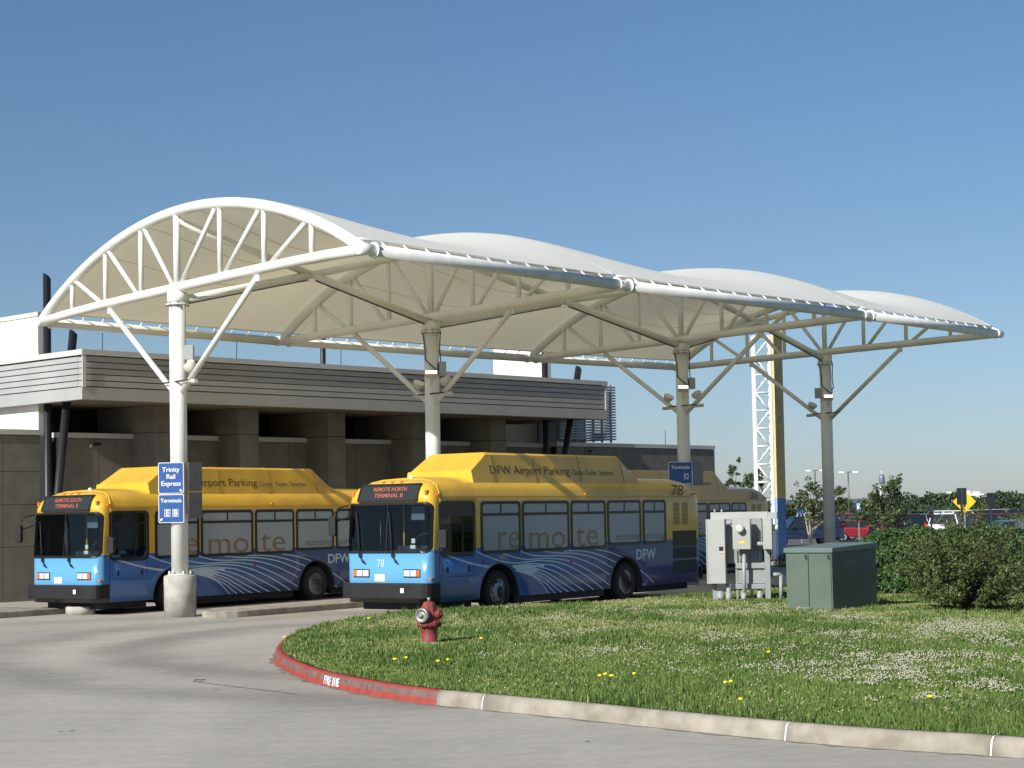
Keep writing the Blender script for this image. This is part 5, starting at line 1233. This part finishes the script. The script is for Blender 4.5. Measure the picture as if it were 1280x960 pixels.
for px, y0, y1, w__, Y, lab, gl in ((1073, 627.5, 638, 7.5, 120, 'small blue sign with white mark among the trees right of the far column', 1), (1001, 632, 642, 9, 120, 'dark blue sign right of the lattice tower', 0)):
    e, a_, b_, w_ = post_sign(px, y0, y1, w__, Y, lab, M['bluesign']); 
    if gl: MB().prism(rr(-w_*.28, b_.z+w_*.2, w_*.28, a_.z-w_*.25, .02), XZ, -.01, -.002).build('mark', M['signwhite'], e)
p = hat(1277.5, 665, 60); e = empty('white_cabinet', (p.x+.25, 60, 0), 0, 'white box cabinet at the right edge of the view above the hedge', 'cabinet'); z0 = hat(1277, 668, 60).z; z1 = hat(1277, 646, 60).z
MB().box(-.35, .5, 0, .5, 0, z1).build('box', M['towhite'], e, bevel=.02); MB().box(-.2, -.08, -.01, -.001, z1-.18, z1-.12).build('latch', M['black'], e)

# ------------------------------------------------------------------ parked cars
def carpaint(name, c): return pm(name, c, .3, coat=.6)
M['carglass'] = pm('car_glass', (.02, .025, .03), .06, spec=.8)
CAR = {  # side outline of body (x, z) and greenhouse, length, width
 'sedan': dict(L=4.7, W=1.78, body=[(0, .35), (0, .62), (.15, .78), (1.15, .90), (3.75, .96), (4.55, .90), (4.7, .70), (4.68, .35)], cab=[(1.2, .90), (1.95, 1.36), (2.3, 1.43), (3.2, 1.42), (3.5, 1.36), (4.15, .95)]),
 'suv': dict(L=4.75, W=1.85, body=[(0, .42), (0, .82), (.15, .98), (1.1, 1.06), (4.65, 1.10), (4.75, .95), (4.72, .42)], cab=[(1.15, 1.06), (1.75, 1.68), (2.1, 1.76), (4.25, 1.75), (4.45, 1.68), (4.66, 1.10)]),
 'van': dict(L=5.1, W=1.95, body=[(0, .40), (0, .85), (.2, 1.02), (.8, 1.15), (5.0, 1.18), (5.1, 1.0), (5.08, .40)], cab=[(.8, 1.15), (1.5, 1.84), (1.9, 1.92), (4.75, 1.90), (4.95, 1.80), (5.03, 1.18)]),
 'pickup': dict(L=5.4, W=1.95, body=[(0, .48), (0, .92), (.2, 1.06), (1.3, 1.12), (5.3, 1.12), (5.4, 1.0), (5.38, .48)], cab=[(1.4, 1.12), (2.05, 1.74), (2.4, 1.80), (3.2, 1.79), (3.4, 1.72), (3.62, 1.12)])}
def car(px, Y, az, style, paint, label, z=0.):
    S = CAR[style]; p = hat(px, 650, Y); e = empty('parked_car', (p.x, Y, 0), az, label, 'car', 'cars parked beyond the hedge'); L_, W = S['L'], S['W']; sx = -L_/2
    def fn(a_, b_, d): return (a_+sx, d, b_)
    m = MB(); n = len(S['body'])
    ins = lambda z_: .0 if z_ < .8 else .04
    for side in (-1, 1): m.v += [(a_+sx, side*(W/2-ins(b_)-(.06 if a_ < .1 or a_ > L_-.15 else 0)), b_) for a_, b_ in S['body']]
    m.f += [list(range(n)), [n+i for i in range(n)][::-1]]+[[i, (i+1) % n, n+(i+1) % n, n+i] for i in range(n)]; m.m += [0]*(n+2); m.sm += [False]*(n+2)
    m.build('body', paint, e, bevel=.05)
    cb = S['cab']; zb_ = cb[0][1]; zt_ = max(q[1] for q in cb); m = MB(); n = len(cb)
    wf = lambda z_: W/2-.07-.20*(z_-zb_)/(zt_-zb_)
    for side in (-1, 1): m.v += [(a_+sx, side*wf(b_), b_) for a_, b_ in cb]
    m.f += [list(range(n)), [n+i for i in range(n)][::-1]]+[[i, (i+1) % n, n+(i+1) % n, n+i] for i in range(n)]; m.m += [0]*(n+2); m.sm += [False]*(n+2)
    m.build('windows', M['carglass'], e)
    m = MB(); rf = [q for q in cb if q[1] > zt_-.13]; w2 = W/2-.07-.185
    m.box(rf[0][0]+sx-.03, rf[-1][0]+sx+.03, -w2-.01, w2+.01, zt_-.075, zt_+.015)
    for q in (cb[0], cb[-1]):
        tq = rf[0] if q is cb[0] else rf[-1]
        for s_ in (-1, 1): m.tube([(q[0]+sx, s_*(wf(q[1])+.005), q[1]), (tq[0]+sx, s_*(wf(tq[1])+.005), tq[1])], .045, 6)
    for q in ((cb[1][0]+cb[-2][0])/2, ): 
        for s_ in (-1, 1): m.tube([(q+sx, s_*(wf(zb_)+.01), zb_), (q+sx-.05, s_*(wf(zt_)+.005), zt_-.05)], .04, 6)
    m.build('roof', paint, e, bevel=.02)
    for x in (.85, L_-.95):
        for s_ in (-1, 1):
            w0 = empty('wheel', (x+sx, s_*(W/2-.10), .33), 0, parent=e); MB().lathe([(.2, -.11), (.32, -.11), (.335, -.06), (.335, .06), (.32, .11), (.2, .11)], axis='Y', n=20).build('tyre', M['tyre'], w0); MB().lathe([(.21, -.115), (.05, -.10), (.04, .10), (.21, .115)], axis='Y', n=16).build('rim', M['rim'], w0)
    zl = S['body'][1][1]
    for s_ in (-1, 1):
        MB().box(sx-.01, sx+.1, s_*W*.36-.16, s_*W*.36+.16, zl-.08, zl+.07).build('headlight', M['lens'], e)
        MB().box(L_+sx-.14, L_+sx+.01, s_*(W*.44)-.09, s_*(W*.44)+.09, zl-.02, zl+.26 if style != 'sedan' else zl+.14).build('tail_light', M['redlens'], e)
    m = MB(); m.box(sx-.03, sx+.05, -W*.4, W*.4, .38, .55); m.box(L_+sx-.05, L_+sx+.03, -W*.4, W*.4, .4, .58); m.build('bumper', M['black'], e)
    m = MB()
    for s_ in (-1, 1): m.box(cb[0][0]+sx+.25, cb[0][0]+sx+.38, s_*(W/2+.05)-.1, s_*(W/2+.05)+.1, zb_, zb_+.15)
    m.build('door_mirror', paint, e); return e
cp = {k: carpaint('car_'+k, c_) for k, c_ in dict(navy=(.012, .02, .05), black=(.012, .013, .016), white=(.75, .75, .74), silver=(.45, .47, .48), red=(.24, .012, .025), brightred=(.34, .025, .02), maroon=(.11, .012, .04), blue=(.02, .05, .12), teal=(.03, .2, .3), grey=(.18, .19, .2)).items()}
car(1003, 112, R(8), 'suv', cp['navy'], 'dark navy estate car seen from the side, just right of the lattice tower')
car(1012, 150, R(70), 'van', cp['white'], 'white van roof showing behind the navy car')
car(1081, 122, R(168), 'sedan', cp['red'], 'low crimson red car just right of the far column')
car(1056, 165, R(80), 'suv', cp['brightred'], 'bright red vehicle far behind the crimson car')
car(1080, 128, R(20), 'suv', cp['blue'], 'dark blue vehicle behind the crimson car, left of the bushy tree')
car(1132, 118, R(205), 'suv', cp['black'], 'black car with pale front end, first one right of the bushy tree')
car(1158, 124, R(212), 'suv', cp['grey'], 'dark grey car next to the small grey and red sign')
car(1181, 118, R(250), 'pickup', cp['white'], 'white pickup truck facing the hedge right of the small red sign')
car(1196, 135, R(100), 'van', cp['white'], 'white van roof just behind the white pickup')
car(1222, 150, R(95), 'suv', cp['brightred'], 'red vehicle roof between the arrow sign and the right grey sign')
car(1229, 118, R(265), 'sedan', cp['silver'], 'silver car directly above the hedge, left of the rightmost sign')
car(1243, 145, R(110), 'van', cp['white'], 'tall white van behind the rightmost sign')
car(1264, 132, R(195), 'van', cp['navy'], 'dark blue van at the right behind the maroon car')
car(1258, 104, R(190), 'suv', cp['maroon'], 'maroon vehicle above the hedge near the right edge')
car(1276, 98, R(185), 'sedan', cp['teal'], 'teal car mostly hidden by the white cabinet')
car(1148, 170, R(90), 'sedan', cp['silver'], 'silver car far back beyond the grey car')
car(1209, 175, R(90), 'sedan', cp['blue'], 'blue car far back behind the arrow sign')
car(1098, 142, R(30), 'sedan', cp['silver'], 'silver car glimpsed through the bushy small tree')
car(1106, 170, R(40), 'suv', cp['black'], 'black car glimpsed behind the bushy small tree')
# thin aerial whip beside the canopy etc. belongs to the building above
